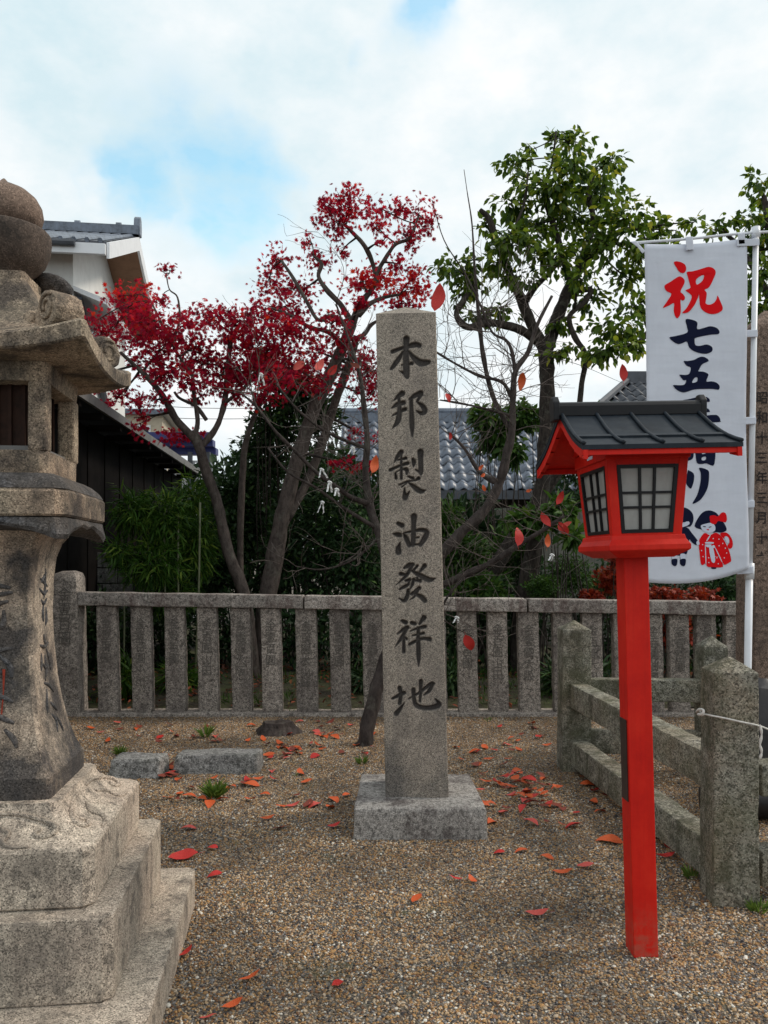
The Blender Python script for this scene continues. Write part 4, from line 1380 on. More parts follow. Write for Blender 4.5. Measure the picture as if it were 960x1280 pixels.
# ------------------------------------------------------------------ red wooden lantern
def red_lantern():
    t = thing('red_lantern', 'red wooden lantern on a square post with dark metal gable roof', 'lantern', (0.988, 3.065, 0), R(3))
    t.rotation_euler = (0, R(-1.5), R(3))
    red, blk, rf_m = M['red'], M['black'], M['roof_metal']
    MB().box(-0.047, 0.047, -0.047, 0.047, -0.03, 1.53).build('post', red, t, bevel=0.004)
    MB().box(-0.0515, -0.0475, -0.032, 0.032, 0.585, 0.895).build('plate', M['brown_plate'], t, bevel=0.001)
    # tray
    hx, hy = 0.150, 0.190
    rings = lambda a: [[(-x, -y, z), (x, -y, z), (x, y, z), (-x, y, z)] for x, y, z in a]
    MB().loft(rings([(hx - 0.045, hy - 0.045, 1.510), (hx - 0.006, hy - 0.006, 1.533), (hx, hy, 1.538), (hx, hy, 1.556), (hx - 0.012, hy - 0.012, 1.575), (hx - 0.016, hy - 0.016, 1.592)])).build('tray', red, t, bevel=0.002)
    # body: flared frame of four corner posts, rails top and bottom
    zb, zt = 1.590, 1.870
    bx, by, tx, ty = 0.128, 0.163, 0.150, 0.186
    pw = 0.034
    body = None
    mb = MB()
    for sx in (-1, 1):
        for sy in (-1, 1):
            lo = [(sx * bx, sy * by), (sx * (bx - pw), sy * by), (sx * (bx - pw), sy * (by - pw)), (sx * bx, sy * (by - pw))]
            hi = [(sx * tx, sy * ty), (sx * (tx - pw), sy * ty), (sx * (tx - pw), sy * (ty - pw)), (sx * tx, sy * (ty - pw))]
            if sx * sy < 0:
                lo, hi = lo[::-1], hi[::-1]
            if True:
                lo, hi = lo, hi
            MB().hexa([(x, y, zb) for x, y in lo], [(x, y, zt) for x, y in hi]).build('corner_post', red, t, bevel=0.003)
    k = 0.0
    mb = MB()
    e = 0.0025
    f = lambda q: (bx + (tx - bx) * q - e, by + (ty - by) * q - e)
    for q0, q1 in ((0.0, 0.045), (0.90, 1.0)):
        (xa, ya), (xb, yb) = f(q0), f(q1)
        za, zc = zb + (zt - zb) * q0, zb + (zt - zb) * q1
        mb.loft([[(-xa, -ya, za), (xa, -ya, za), (xa, ya, za), (-xa, ya, za)], [(-xb, -yb, zc), (xb, -yb, zc), (xb, yb, zc), (-xb, yb, zc)]])
    mb.build('body_rails', red, t)
    MB().loft(rings([(tx + 0.006, ty + 0.006, 1.868), (tx + 0.006, ty + 0.006, 1.915), (tx - 0.004, ty - 0.004, 1.92)])).build('head_rail', red, t, bevel=0.003)
    # windows: frame + nine panes on each of the four faces
    ang_f = math.atan2(ty - by, zt - zb)
    ang_s = math.atan2(tx - bx, zt - zb)
    for face in range(4):
        front = face % 2 == 0
        wlo, whi = (bx, tx) if front else (by, ty)
        dlo, dhi = (by, ty) if front else (bx, tx)
        tilt = ang_f if front else ang_s
        # face matrix: x across, z up along the face, -y outward
        Mx = Matrix.Rotation(face * math.pi / 2, 4, 'Z') @ Matrix.Translation((0, -dlo + 0.004, zb)) @ Matrix.Rotation(tilt, 4, 'X')
        H = (zt - zb) / math.cos(tilt)
        h0, h1 = H * 0.035, H * 0.915
        half = lambda h: wlo + (whi - wlo) * h / H - pw - 0.0005
        fr = MB()
        fw = 0.013
        def quadbox(p, y0, y1):
            fr.prism(p, y0, y1, Mx)
        fr.prism([(-half(h0), h0), (half(h0), h0), (half(h0 + fw), h0 + fw), (-half(h0 + fw), h0 + fw)], -0.004, 0.016, Mx)
        fr.prism([(-half(h1 - fw), h1 - fw), (half(h1 - fw), h1 - fw), (half(h1), h1), (-half(h1), h1)], -0.004, 0.016, Mx)
        for sx in (-1, 1):
            p = [(sx * half(h0 + fw), h0 + fw), (sx * (half(h0 + fw) - fw), h0 + fw), (sx * (half(h1 - fw) - fw), h1 - fw), (sx * half(h1 - fw), h1 - fw)]
            fr.prism(p if sx < 0 else p[::-1], -0.0042, 0.0158, Mx)
        iw = lambda h: half(h) - fw
        hs = [h0 + fw, h0 + fw + (h1 - h0 - 2 * fw) * 0.36, h0 + fw + (h1 - h0 - 2 * fw) * 0.60, h1 - fw]
        us = [-1, -0.28, 0.28, 1]
        mw = 0.0045
        for u in us[1:3]:
            a, b = u * iw(hs[0]), u * iw(hs[-1])
            fr.prism([(a - mw, hs[0]), (a + mw, hs[0]), (b + mw, hs[-1]), (b - mw, hs[-1])], -0.002, 0.012, Mx)
        for h in hs[1:3]:
            fr.prism([(-iw(h), h - mw), (iw(h), h - mw), (iw(h), h + mw), (-iw(h), h + mw)], -0.001, 0.0115, Mx)
        win = fr.build('window', blk, t)
        for i in range(3):
            for j in range(3):
                h_a, h_b = hs[j], hs[j + 1]
                p = [(us[i] * iw(h_a), h_a), (us[i + 1] * iw(h_a), h_a), (us[i + 1] * iw(h_b), h_b), (us[i] * iw(h_b), h_b)]
                MB().prism(p, 0.007, 0.010, Mx).build('pane', M['paper'], win)
    MB().box(-0.1562, -0.158, -0.045, 0.02, 1.885, 1.897).build('tag', M['print_white'], t)
    # gable roof: concave sheet, ridge along x
    Lh = 0.268
    prof = [(0.0, 2.068), (0.06, 2.030), (0.13, 1.985), (0.20, 1.947), (0.27, 1.918), (0.325, 1.900)]
    def sheet(sgn):
        out = []
        for y, z in prof:
            fl = 1.0 + 0.05 * (y / 0.325)
            out.append([(-Lh * fl, sgn * y, z), (Lh * fl, sgn * y, z)])
        return out
    roof = None
    mb = MB()
    for sgn in (-1, 1):
        s_ = sheet(sgn)
        top = [p for row in s_ for p in row]
        bot = [(x, y, z - 0.016) for x, y, z in top]
        n = len(top)
        fs = []
        for i in range(len(s_) - 1):
            a = 2 * i
            q = (a, a + 2, a + 3, a + 1)
            fs += [q if sgn < 0 else q[::-1], tuple(v + n for v in (q[::-1] if sgn < 0 else q))]
            fs += [(a, a + n, a + 2 + n, a + 2) if sgn > 0 else (a, a + 2, a + 2 + n, a + n), (a + 1, a + 3, a + 3 + n, a + 1 + n) if sgn > 0 else (a + 1, a + 1 + n, a + 3 + n, a + 3)]
        e_ = 2 * (len(s_) - 1)
        fs += [(e_, e_ + 1, e_ + 1 + n, e_ + n) if sgn > 0 else (e_, e_ + n, e_ + 1 + n, e_ + 1)]
        mb.add(top + bot, fs)
    roof = mb.build('roof', rf_m, t)
    # lower seam across each slope
    for sgn in (-1, 1):
        y, z = 0.215, 1.942
        MB().add([(-Lh * 1.03, sgn * (y - 0.012), z + 0.012), (Lh * 1.03, sgn * (y - 0.012), z + 0.012), (Lh * 1.03, sgn * (y + 0.012), z + 0.002), (-Lh * 1.03, sgn * (y + 0.012), z + 0.002),
                  (-Lh * 1.03, sgn * (y + 0.010), z - 0.008), (Lh * 1.03, sgn * (y + 0.010), z - 0.008)], [(0, 1, 2, 3), (3, 2, 5, 4)]).build('seam', rf_m, roof)
        for i in range(5):
            u = -1 + 0.5 * i
            x0 = u * (Lh - 0.006)
            pts = [(x0 * (1 + 0.05 * (y_ / 0.325)) , sgn * y_ * 1.015, z_ + 0.006) for y_, z_ in prof]
            pts = smooth_path(pts, 3)
            MB().tube(pts, 0.0068, 8).build('rib', rf_m, roof, smooth=True)
    # ridge beam with end caps
    rg = MB().loft([[(-0.276, -y, z), (0.276, -y, z), (0.276, y, z), (-0.276, y, z)] for y, z in ((0.030, 2.050), (0.032, 2.088), (0.026, 2.100), (0.014, 2.106))]).build('ridge', blk, roof, bevel=0.003)
    for sx in (-1, 1):
        MB().loft([[(sx * 0.284 - 0.012, -y, z), (sx * 0.284 + 0.012, -y, z), (sx * 0.284 + 0.012, y, z), (sx * 0.284 - 0.012, y, z)] for y, z in ((0.030, 2.035), (0.034, 2.085), (0.034, 2.104), (0.012, 2.128))]).build('ridge_end', blk, rg, bevel=0.004)
    # barge boards and gable infill
    for sx in (-1, 1):
        bb = MB()
        for sgn in (-1, 1):
            for (y0, z0), (y1, z1) in zip(prof[:-1], prof[1:]):
                xa = sx * (Lh * (1 + 0.05 * y0 / 0.325) - 0.004)
                xb = sx * (Lh * (1 + 0.05 * y1 / 0.325) - 0.004)
                xi = -0.016 * sx
                bb.add([(xa, sgn * y0, z0 - 0.017), (xb, sgn * y1, z1 - 0.017), (xb, sgn * y1, z1 - 0.048), (xa, sgn * y0, z0 - 0.052),
                        (xa + xi, sgn * y0, z0 - 0.017), (xb + xi, sgn * y1, z1 - 0.017), (xb + xi, sgn * y1, z1 - 0.048), (xa + xi, sgn * y0, z0 - 0.052)],
                       [(0, 1, 2, 3), (7, 6, 5, 4), (3, 2, 6, 7), (0, 4, 5, 1), (1, 5, 6, 2)])
        bb.build('barge_board', red, roof)
        MB().prism([(-0.187, 1.918), (0.187, 1.918), (0.13, 1.965), (0.0, 2.048), (-0.13, 1.965)], -0.008, 0.008,
                   Matrix.Translation((sx * 0.157, 0, 0)) @ Matrix.Rotation(R(90), 4, 'Z')).build('gable_panel', red, roof)
    for sgn in (-1, 1):
        MB().box(-Lh * 1.04, Lh * 1.04, min(sgn * 0.305, sgn * 0.32), max(sgn * 0.305, sgn * 0.32), 1.862 + 0.004, 1.886).build('eave_board', red, roof)
        mb = MB()
        us = [p for p in prof[1:]]
        vs = [(x, sgn * y, z - 0.0175) for (y, z) in prof for x in (-Lh * 0.97, Lh * 0.97)]
        fs = [(2 * i, 2 * i + 1, 2 * i + 3, 2 * i + 2) for i in range(len(prof) - 1)]
        mb.add(vs, fs).build('roof_lining', red, roof)


red_lantern()

# ------------------------------------------------------------------ banner
BD = 4.7


def banner():
    base = P(931.5, 1019, BD)
    t = thing('festival_banner', 'white vertical festival banner with red and navy Japanese characters on a white pole', 'banner', (0, 0, 0))

    def cloth_y(px, py):
        v = (py - 300) / 425
        return BD - 0.03 + 0.022 * math.sin((px - 800) / 128 * 3.3 + v * 2.2) * (0.3 + 0.7 * v) + 0.010 * math.sin(v * 9 + px * 0.03) - 0.03 * max(0, v - 0.85) * (1 - (px - 803) / 128)

    def W(px, py, lift=0.0):
        y = cloth_y(px, py) - lift
        return ((px - CX) / F * BD, y, EYE + (HY - py) / F * BD)
    nu, nv = 26, 70
    vs = []
    for j in range(nv + 1):
        v = j / nv
        for i in range(nu + 1):
            u = i / nu
            xl = 803 + 3.5 * min(1, v * 4) + 1.5 * v
            xr = 931 - 2.2 * math.sin(math.pi * min(1, v * 1.0)) + 0.5 * v
            top = 308 - 8 * u + 2.0 * math.sin(math.pi * u)
            bot = 728 + 3 * math.sin(math.pi * u) - 17 * u ** 2.2
            vs.append(W(xl + (xr - xl) * u, top + (bot - top) * v))
    fs = [(j * (nu + 1) + i, (j + 1) * (nu + 1) + i, (j + 1) * (nu + 1) + i + 1, j * (nu + 1) + i + 1) for j in range(nv) for i in range(nu)]
    me = bpy.data.meshes.new('cloth')
    me.from_pydata(vs, [], fs)
    me.polygons.foreach_set('use_smooth', [True] * len(fs))
    cl = link('cloth', me, t, M['cloth'])
    sd = cl.modifiers.new('thickness', 'SOLIDIFY')
    sd.thickness = 0.0015
    # pole, joint, crossbar
    top, mid = P(945, 288, BD), P(937, 716, BD)
    MB().tube([top, mid], 0.0165, 12).build('pole', M['pole'], t, smooth=True)
    bt = P(931.5, 1022, BD)
    MB().tube([P(936.8, 708, BD), bt], 0.021, 12).build('pole_base', M['pole'], t, smooth=True)
    MB().tube([P(936.9, 704, BD), P(936.7, 724, BD)], 0.027, 12).build('joint', M['pole'], t, smooth=True)
    MB().tube([P(944.9, 284, BD), P(944.8, 297, BD)], 0.024, 12).build('pole_cap', M['pole'], t, smooth=True)
    MB().tube(smooth_path([P(792, 303.5, BD), P(862, 298.5, BD), P(930, 291.5, BD), P(980, 289, BD)], 5), 0.008, 8).build('crossbar', M['pole'], t, smooth=True)
    # loops
    def loop(pts, z0=0):
        f = BD - 0.035
        vs = [P(x, y, f) for x, y in pts] + [P(x, y, BD + 0.03) for x, y in pts]
        n = len(pts)
        MB().add(vs, [tuple(range(n - 1, -1, -1)), tuple(range(n, 2 * n))] + [(i, (i + 1) % n, (i + 1) % n + n, i + n) for i in range(n)]).build('loop', M['cloth'], cl, bevel=0.004)
    loop([(857, 296), (866, 295.5), (867, 312), (858, 313)])
    loop([(922, 291.5), (931, 291), (932, 305), (923, 306)])
    loop([(788, 302), (795, 301), (807, 314), (803, 317), (797, 309)])
    for y, dx in ((303, 0), (417, 0), (526, 0), (630.5, 0), (713, 0)):
        px = 945 - (y - 290) * 10 / 540
        loop([(921, y - 4), (px + 4.5, y - 5), (px + 4.5, y + 4), (921, y + 5)])

    def shape(name, outer, holes=(), mat='print_navy', ox=0, oy=0, s=1.0, lift=0.004):
        lift = 0.0012 + lift * 0.35
        polys = [[(ox + x / s, oy + y / s) for x, y in q] for q in [outer] + list(holes)]
        # round the traced outline
        rp = []
        for q in polys:
            a = np.array(q)
            a2 = smooth_path(np.vstack([a[-1:], a, a[:2]]), 3)
            n0 = 3
            rp.append([tuple(p) for p in a2[n0:n0 + 3 * len(q)]])
        tris = geometry.tessellate_polygon([[Vector((x, y, 0)) for x, y in q] for q in rp])
        flat = [p for q in rp for p in q]
        vv = [W(x, y, lift) for x, y in flat]
        ff = []
        for a, b, c in tris:
            A, B, C = flat[a], flat[b], flat[c]
            cr = (B[0] - A[0]) * (C[1] - A[1]) - (B[1] - A[1]) * (C[0] - A[0])
            ff.append((a, b, c) if cr < 0 else (a, c, b))
        return MB().add(vv, ff).build(name, M[mat], cl)
    k = 960 / 90
    A = dict(ox=820, oy=320, s=k, mat='print_red')
    shape('character', [(225, 95), (265, 85), (330, 100), (375, 130), (390, 180), (375, 225), (340, 240), (295, 220), (260, 170), (230, 125)], **A)
    shape('character', [(100, 410), (190, 350), (280, 290), (330, 290), (370, 335), (360, 390), (315, 480), (345, 515), (370, 550), (370, 590), (340, 605), (315, 595), (318, 700), (310, 790), (275, 840), (245, 815), (225, 740),
                        (230, 640), (170, 665), (95, 700), (85, 690), (140, 610), (195, 515), (130, 480)], **A)
    shape('character', [(400, 225), (480, 215), (590, 185), (680, 160), (745, 180), (775, 230), (755, 300), (690, 430), (630, 465), (655, 510), (645, 600), (640, 650), (690, 670), (750, 640), (780, 590), (793, 550), (830, 640), (855, 720),
                        (830, 765), (760, 795), (680, 790), (610, 750), (570, 690), (560, 600), (555, 515), (545, 560), (500, 660), (440, 740), (390, 770), (335, 770), (390, 710), (440, 620), (460, 540), (390, 480), (385, 465), (445, 435), (430, 360), (410, 280)],
          [[(525, 320), (620, 265), (605, 340), (530, 395)]], **A)
    Bk = dict(ox=820, oy=390, s=k)
    shape('character', [(380, 110), (470, 120), (530, 160), (525, 245), (620, 230), (690, 212), (770, 235), (808, 285), (790, 320), (700, 325), (600, 340), (500, 365), (490, 400), (500, 460), (560, 470), (640, 455), (700, 480), (718, 520),
                        (700, 555), (640, 578), (560, 570), (480, 540), (420, 490), (390, 410), (330, 430), (280, 440), (220, 410), (165, 350), (250, 330), (395, 290), (395, 210)], **Bk)
    shape('character', [(345, 670), (400, 670), (480, 655), (550, 620), (600, 618), (650, 645), (665, 675), (640, 690), (580, 720), (540, 790), (535, 810), (590, 815), (650, 840), (660, 870), (635, 945), (700, 945), (770, 965), (808, 1010),
                        (795, 1055), (720, 1045), (600, 1045), (480, 1050), (380, 1080), (320, 1085), (250, 1050), (205, 990), (270, 990), (350, 985), (375, 925), (340, 925), (290, 860), (300, 850), (360, 855), (415, 840), (435, 760), (380, 730)],
          [[(480, 900), (518, 890), (515, 945), (450, 960)]], **Bk)
    # three bars of the next character
    for (x0, x1, y, h) in ((850, 884, 501, 4), (852, 884, 514, 3.5), (840, 897, 525, 5)):
        shape('character', [(x0, y + 1), (x0 + 10, y - 1), (x1 - 10, y - h), (x1 - 2, y - h + 2), (x1, y + 2), (x1 - 3, y + h - 1), (x0 + 18, y + h), (x0 + 6, y + h)])
    C6 = dict(ox=830, oy=540, s=6.74)
    shape('character', [(250, 140), (310, 150), (380, 135), (412, 165), (408, 260), (390, 290), (340, 270), (300, 275), (262, 265), (250, 200)],
          [[(305, 178), (335, 168), (332, 186), (305, 192)], [(303, 220), (335, 213), (332, 240), (303, 244)]], **C6)
    shape('character', [(262, 85), (300, 60), (310, 90), (370, 75), (385, 90), (320, 112), (330, 125), (400, 108), (408, 125), (330, 140), (290, 130), (285, 100)], **C6)
    shape('character', [(60, 70), (130, 60), (215, 52), (222, 66), (140, 82), (70, 88)], **C6)
    shape('character', [(90, 96), (190, 88), (200, 102), (100, 112)], **C6)
    shape('character', [(90, 128), (190, 132), (215, 138), (212, 152), (100, 150)], **C6)
    shape('character', [(95, 176), (215, 165), (234, 185), (225, 230), (180, 248), (110, 250), (95, 215)], [[(130, 205), (185, 198), (180, 222), (135, 228)]], **C6)
    shape('character', [(190, 325), (235, 355), (238, 410), (220, 470), (205, 478), (175, 440), (172, 390), (185, 340)], **C6)
    shape('character', [(280, 305), (350, 325), (362, 370), (350, 470), (310, 550), (270, 590), (225, 605), (265, 530), (290, 430), (293, 350)], **C6)
    # printed boy and girl
    def fig(outer, mat, lift, holes=()):
        shape('printed_figure', outer, holes, mat, 830, 540, 6.74, lift)
    fig([(30, 760), (40, 680), (80, 640), (130, 632), (190, 650), (228, 695), (230, 755), (208, 795), (180, 800), (130, 812), (80, 800), (45, 790)], 'print_navy', 0.004)
    fig([(62, 745), (90, 722), (160, 718), (188, 745), (200, 775), (170, 795), (130, 803), (85, 795), (62, 770)], 'print_white', 0.0055)
    fig([(90, 765), (112, 765), (112, 772), (90, 772)], 'print_navy', 0.007)
    fig([(145, 755), (168, 752), (168, 760), (145, 762)], 'print_navy', 0.007)
    fig([(120, 776), (136, 774), (136, 781), (120, 782)], 'print_red', 0.007)
    fig([(75, 815), (120, 808), (180, 806), (215, 850), (255, 905), (270, 940), (250, 955), (215, 930), (196, 905), (196, 960), (180, 1000), (160, 1035), (60, 1035), (50, 960), (40, 890)], 'print_navy', 0.004)
    fig([(115, 815), (140, 812), (125, 855)], 'print_white', 0.0055)
    fig([(252, 925), (270, 918), (275, 948), (255, 955)], 'print_white', 0.0065)
    for x in (55, 122):
        fig([(x, 1030), (x + 40, 1030), (x + 36, 1080), (x + 3, 1080)], 'print_white', 0.0055)
        fig([(x - 4, 1030), (x + 2, 1030), (x + 4, 1080), (x - 2, 1075)], 'print_navy', 0.0055)
        fig([(x, 1072), (x + 40, 1070), (x + 38, 1115), (x + 22, 1130), (x, 1118), (x - 6, 1095)], 'print_navy', 0.006)
    fig([(240, 795), (280, 710), (320, 672), (370, 665), (420, 690), (450, 740), (480, 780), (494, 830), (450, 850), (410, 845), (390, 850), (300, 825)], 'print_navy', 0.004)
    fig([(290, 790), (330, 775), (370, 768), (400, 790), (402, 830), (370, 850), (330, 848), (300, 825)], 'print_white', 0.0055)
    fig([(308, 795), (328, 798), (326, 804), (308, 801)], 'print_navy', 0.007)
    fig([(352, 802), (372, 798), (372, 804), (354, 808)], 'print_navy', 0.007)
    fig([(332, 822), (352, 820), (348, 832)], 'print_red', 0.007)
    fig([(365, 710), (400, 705), (425, 715), (460, 682), (490, 690), (498, 735), (485, 765), (430, 752), (405, 780), (370, 770), (362, 735)], 'print_red', 0.006)
    fig([(320, 852), (360, 870), (405, 850), (440, 870), (475, 920), (510, 1000), (527, 1080), (510, 1100), (470, 1118), (445, 1080), (458, 1135), (380, 1138), (328, 1130), (326, 1070), (318, 1105), (285, 1118), (275, 1040), (270, 930), (290, 885)], 'print_red', 0.005)
    fig([(440, 860), (480, 848), (515, 868), (540, 920), (538, 970), (512, 985), (498, 960), (515, 930), (505, 890), (480, 880), (470, 900)], 'print_red', 0.0045)
    fig([(478, 890), (500, 880), (515, 915), (505, 940), (490, 930)], 'print_white', 0.0042)
    fig([(325, 928), (382, 930), (384, 942), (325, 942)], 'print_white', 0.0065)
    fig([(325, 950), (370, 950), (350, 972), (330, 968)], 'print_white', 0.0065)
    fig([(350, 975), (380, 970), (396, 1085), (368, 1092)], 'print_white', 0.0065)
    fig([(372, 962), (390, 955), (398, 972), (382, 980)], 'print_white', 0.007)
    fig([(330, 915), (358, 872), (364, 876), (338, 918)], 'print_white', 0.0065)
    fig([(318, 960), (323, 960), (325, 1100), (319, 1100)], 'print_white', 0.0062)
    fig([(400, 985), (405, 983), (450, 1085), (445, 1088)], 'print_white', 0.0062)
    fig([(362, 1138), (405, 1138), (398, 1152), (370, 1152)], 'print_navy', 0.0045)
    for (x, y) in ((300, 950), (290, 1000), (300, 1050), (430, 905), (460, 940), (480, 980), (490, 1020), (430, 960), (345, 1100), (410, 1060), (420, 1110), (385, 900), (345, 1060), (470, 1060)):
        fig([(x - 5, y), (x, y - 5), (x + 5, y), (x, y + 5)], 'print_white', 0.0068)


banner()


# ------------------------------------------------------------------ plants
def limb_pts(path, n=5):
    """path rows (px, py, depth, radius in px) -> world points and radii"""
    a = smooth_path(path, n)
    pts = [P(x, y, d) for x, y, d, r in a]
    rad = [max(0.0015, r * d / F) for x, y, d, r in a]
    return pts, rad


MAPLE_V = [(0, 0, 0)]
MAPLE_F = []
for k, (an, ln) in enumerate(((-118, 0.42), (-70, 0.72), (-32, 0.92), (0, 1.05), (32, 0.92), (70, 0.72), (118, 0.42))):
    a = R(an)
    f_ = Vector((math.sin(a), math.cos(a), 0))
    s_ = Vector((f_.y, -f_.x, 0))
    b = len(MAPLE_V)
    MAPLE_V += [tuple(f_ * ln * 0.45 - s_ * 0.13), tuple(f_ * ln + Vector((0, 0, -0.10 * ln))), tuple(f_ * ln * 0.45 + s_ * 0.13)]
    MAPLE_F += [(0, b + 1, b), (0, b + 2, b + 1)]
LEAF_V = [(0, 0, 0), (0.17, 0.28, 0.05), (0, 0.35, -0.01), (-0.17, 0.28, 0.05), (0.15, 0.62, 0.03), (0, 0.68, -0.05), (-0.15, 0.62, 0.03), (0, 1.0, -0.16)]
LEAF_F = [(0, 1, 2), (0, 2, 3), (1, 4, 5), (1, 5, 2), (2, 5, 6), (2, 6, 3), (4, 7, 5), (5, 7, 6)]
BROAD_V = [(x * 1.45, y, z) for x, y, z in LEAF_V]
SMALL_V = [(0, 0, 0), (0.22, 0.5, 0.06), (0, 1.0, -0.05), (-0.22, 0.5, 0.06), (0, 0.5, 0)]
SMALL_F = [(0, 1, 4), (1, 2, 4), (2, 3, 4), (3, 0, 4)]
BLADE_V = [(-0.045, 0, 0), (0.045, 0, 0), (0.06, 0.4, 0.03), (-0.06, 0.4, 0.03), (0, 1.0, -0.12)]
BLADE_F = [(0, 1, 2), (0, 2, 3), (3, 2, 4)]


def rand_dirs(n):
    v = rng.normal(size=(n, 3))
    return v / np.linalg.norm(v, axis=1, keepdims=True)


def grow(root, limbs, clusters, bark, leaf, n_leaf, size, depth, tmpl, droop=0.4, flat=0.5, twig_bark=None, dspread=0.55, tint_f=None, twigs_per=7, limb_n=10, spread=1.3, thick=1.0):
    """limbs: traced polylines; clusters: (px, py, rx, ry[, depth]) leaf clouds in the crown"""
    tr = MB()
    nodes = []
    for path in limbs:
        pts, rad = limb_pts(path)
        rad = [r * thick for r in rad]
        tr.tube(pts, rad, limb_n, 0.25)
        nodes += [(p, r) for p, r in zip(pts, rad)]
    tr.build('trunk', M[bark], root, smooth=True)
    tw = MB()
    area = sum(c[2] * c[3] for c in clusters)
    LP, LF, LU, LS, LT = [], [], [], [], []
    for c in clusters:
        px, py, rx, ry = c[:4]
        d0 = c[4] if len(c) > 4 else depth + random.uniform(-dspread, dspread)
        ctr = P(px, py, d0)
        rw, rh = spread * rx * d0 / F, spread * ry * d0 / F
        rd = max(0.18, 0.8 * rw)
        p, r = min(nodes, key=lambda q: (q[0] - ctr).length - q[1] * 3)
        mid = (p + ctr) / 2 + Vector((random.uniform(-.1, .1), random.uniform(-.1, .1), random.uniform(-.02, .10))) * min(1.0, (p - ctr).length)
        br = smooth_path([tuple(p), tuple(mid), tuple(ctr)], 5)
        r0 = min(r * 0.6, 0.022)
        tw.tube([Vector(q) for q in br], list(np.linspace(r0, 0.006, len(br))), 6, 0.15)
        nn = max(3, int(n_leaf * (rx * ry) / area))
        nt_ = max(3, int(twigs_per * (rx * ry / 500) ** 0.5))
        ends = []
        for k in range(nt_):
            a = Vector(br[random.randrange(len(br) // 2, len(br))])
            v = rand_dirs(1)[0]
            q = random.random() ** 0.45
            e = ctr + Vector((v[0] * rw * q, v[1] * rd * q, v[2] * rh * q))
            m_ = (a + e) / 2 + Vector(rand_dirs(1)[0]) * 0.12 * (e - a).length
            path = smooth_path([tuple(a), tuple(m_), tuple(e)], 4)
            tw.tube([Vector(x) for x in path], list(np.linspace(0.006, 0.0022, len(path))), 4)
            ends.append(path)
        for k in range(nn):
            path = ends[random.randrange(len(ends))]
            i = min(len(path) - 1, int(len(path) * random.random() ** 0.5))
            if random.random() < 0.55:
                q = path[i] + rand_dirs(1)[0] * np.array([rw, rd, rh]) * 0.38 * random.random() ** 0.6
            else:
                q = np.array(ctr) + rand_dirs(1)[0] * np.array([rw, rd, rh]) * random.random() ** 0.4
            out = np.array([q[0] - ctr.x, q[1] - ctr.y, q[2] - ctr.z])
            out = out / (np.linalg.norm(out) + 1e-6)
            f = out * 0.7 + rand_dirs(1)[0] * 0.8 + np.array([0, 0, -droop])
            u = rand_dirs(1)[0] * (1 - flat) + np.array([0, 0, flat * 1.3])
            LP.append(q); LF.append(f); LU.append(u)
            LS.append(size * random.uniform(0.7, 1.2))
            LT.append(np.clip(random.gauss(0.5, 0.22) if tint_f is None else tint_f(c, q), 0, 1))
    tag(tw.build('branches', M[twig_bark or bark], root, smooth=True), kind='stuff')
    scatter('crown', tmpl[0], tmpl[1], LP, LF, LU, np.array(LS), M[leaf], root, np.array(LT))


# --- two red maples behind the fence
t = thing('maple_tree', 'crimson maple with trunk bending left toward the shed eave', 'tree', P(310, 760, 9.3).xy.to_3d())
t.location.z = 0
inv = t.location.copy()


def rebase(root):
    """children were built in world space; keep them there although the root stands at the trunk base"""
    loc = root.location.copy()
    for ch in root.children:
        ch.location = ch.location - loc


mapL = [[(318, 905, 9.3, 13), (312, 800, 9.3, 12), (304, 740, 9.3, 11), (285, 690, 9.3, 10), (272, 630, 9.3, 9.5), (258, 590, 9.25, 9), (248, 555, 9.2, 9), (240, 540, 9.2, 8)],
        [(246, 552, 9.2, 7), (225, 530, 9.1, 6.5), (212, 510, 9.0, 6), (200, 490, 8.9, 5), (185, 472, 8.8, 5), (172, 460, 8.8, 4), (150, 440, 8.7, 2.5)],
        [(250, 560, 9.2, 6), (270, 535, 9.3, 5), (280, 505, 9.4, 5), (284, 470, 9.5, 4.5), (288, 430, 9.5, 4), (300, 405, 9.6, 3)],
        [(244, 545, 9.2, 4), (247, 525, 9.2, 4), (242, 490, 9.2, 3.5), (240, 468, 9.2, 3.2), (230, 455, 9.2, 2.5), (215, 430, 9.1, 2.2), (200, 400, 9.0, 2), (188, 375, 9.0, 1.6)],
        [(258, 525, 9.3, 3.5), (245, 508, 9.3, 3), (225, 498, 9.3, 2.5), (218, 490, 9.3, 2)],
        [(215, 432, 9.1, 2.5), (224, 400, 9.1, 2), (222, 372, 9.1, 1.6), (212, 362, 9.1, 1.2), (208, 345, 9.1, 1)],
        [(280, 505, 9.4, 3), (310, 480, 9.4, 3), (330, 455, 9.4, 2.5), (345, 440, 9.4, 2)]]
clL = [(165, 370, 28, 13), (150, 400, 34, 18), (190, 400, 30, 22), (170, 425, 28, 14), (215, 420, 28, 18), (118, 402, 10, 7), (240, 435, 26, 16), (262, 392, 30, 12), (298, 402, 32, 18), (325, 415, 20, 20),
       (186, 455, 18, 14), (205, 468, 26, 14), (232, 478, 24, 12), (145, 498, 22, 9), (172, 522, 10, 24), (112, 493, 12, 6), (272, 468, 26, 20), (300, 458, 26, 16), (250, 496, 14, 8),
       (212, 338, 12, 5), (203, 378, 8, 8), (222, 545, 30, 9), (320, 470, 18, 18), (238, 405, 18, 10), (285, 430, 20, 12), (225, 455, 14, 9), (200, 435, 22, 12), (330, 440, 24, 16), (290, 490, 20, 12), (250, 455, 22, 12), (345, 475, 22, 14), (195, 500, 18, 10), (135, 420, 16, 10)]
red_t = lambda c, q: random.gauss(0.42, 0.20) + (0.30 if (c[1] < 385 and c[0] < 200) or 340 < c[1] < 372 and c[0] > 440 else 0)
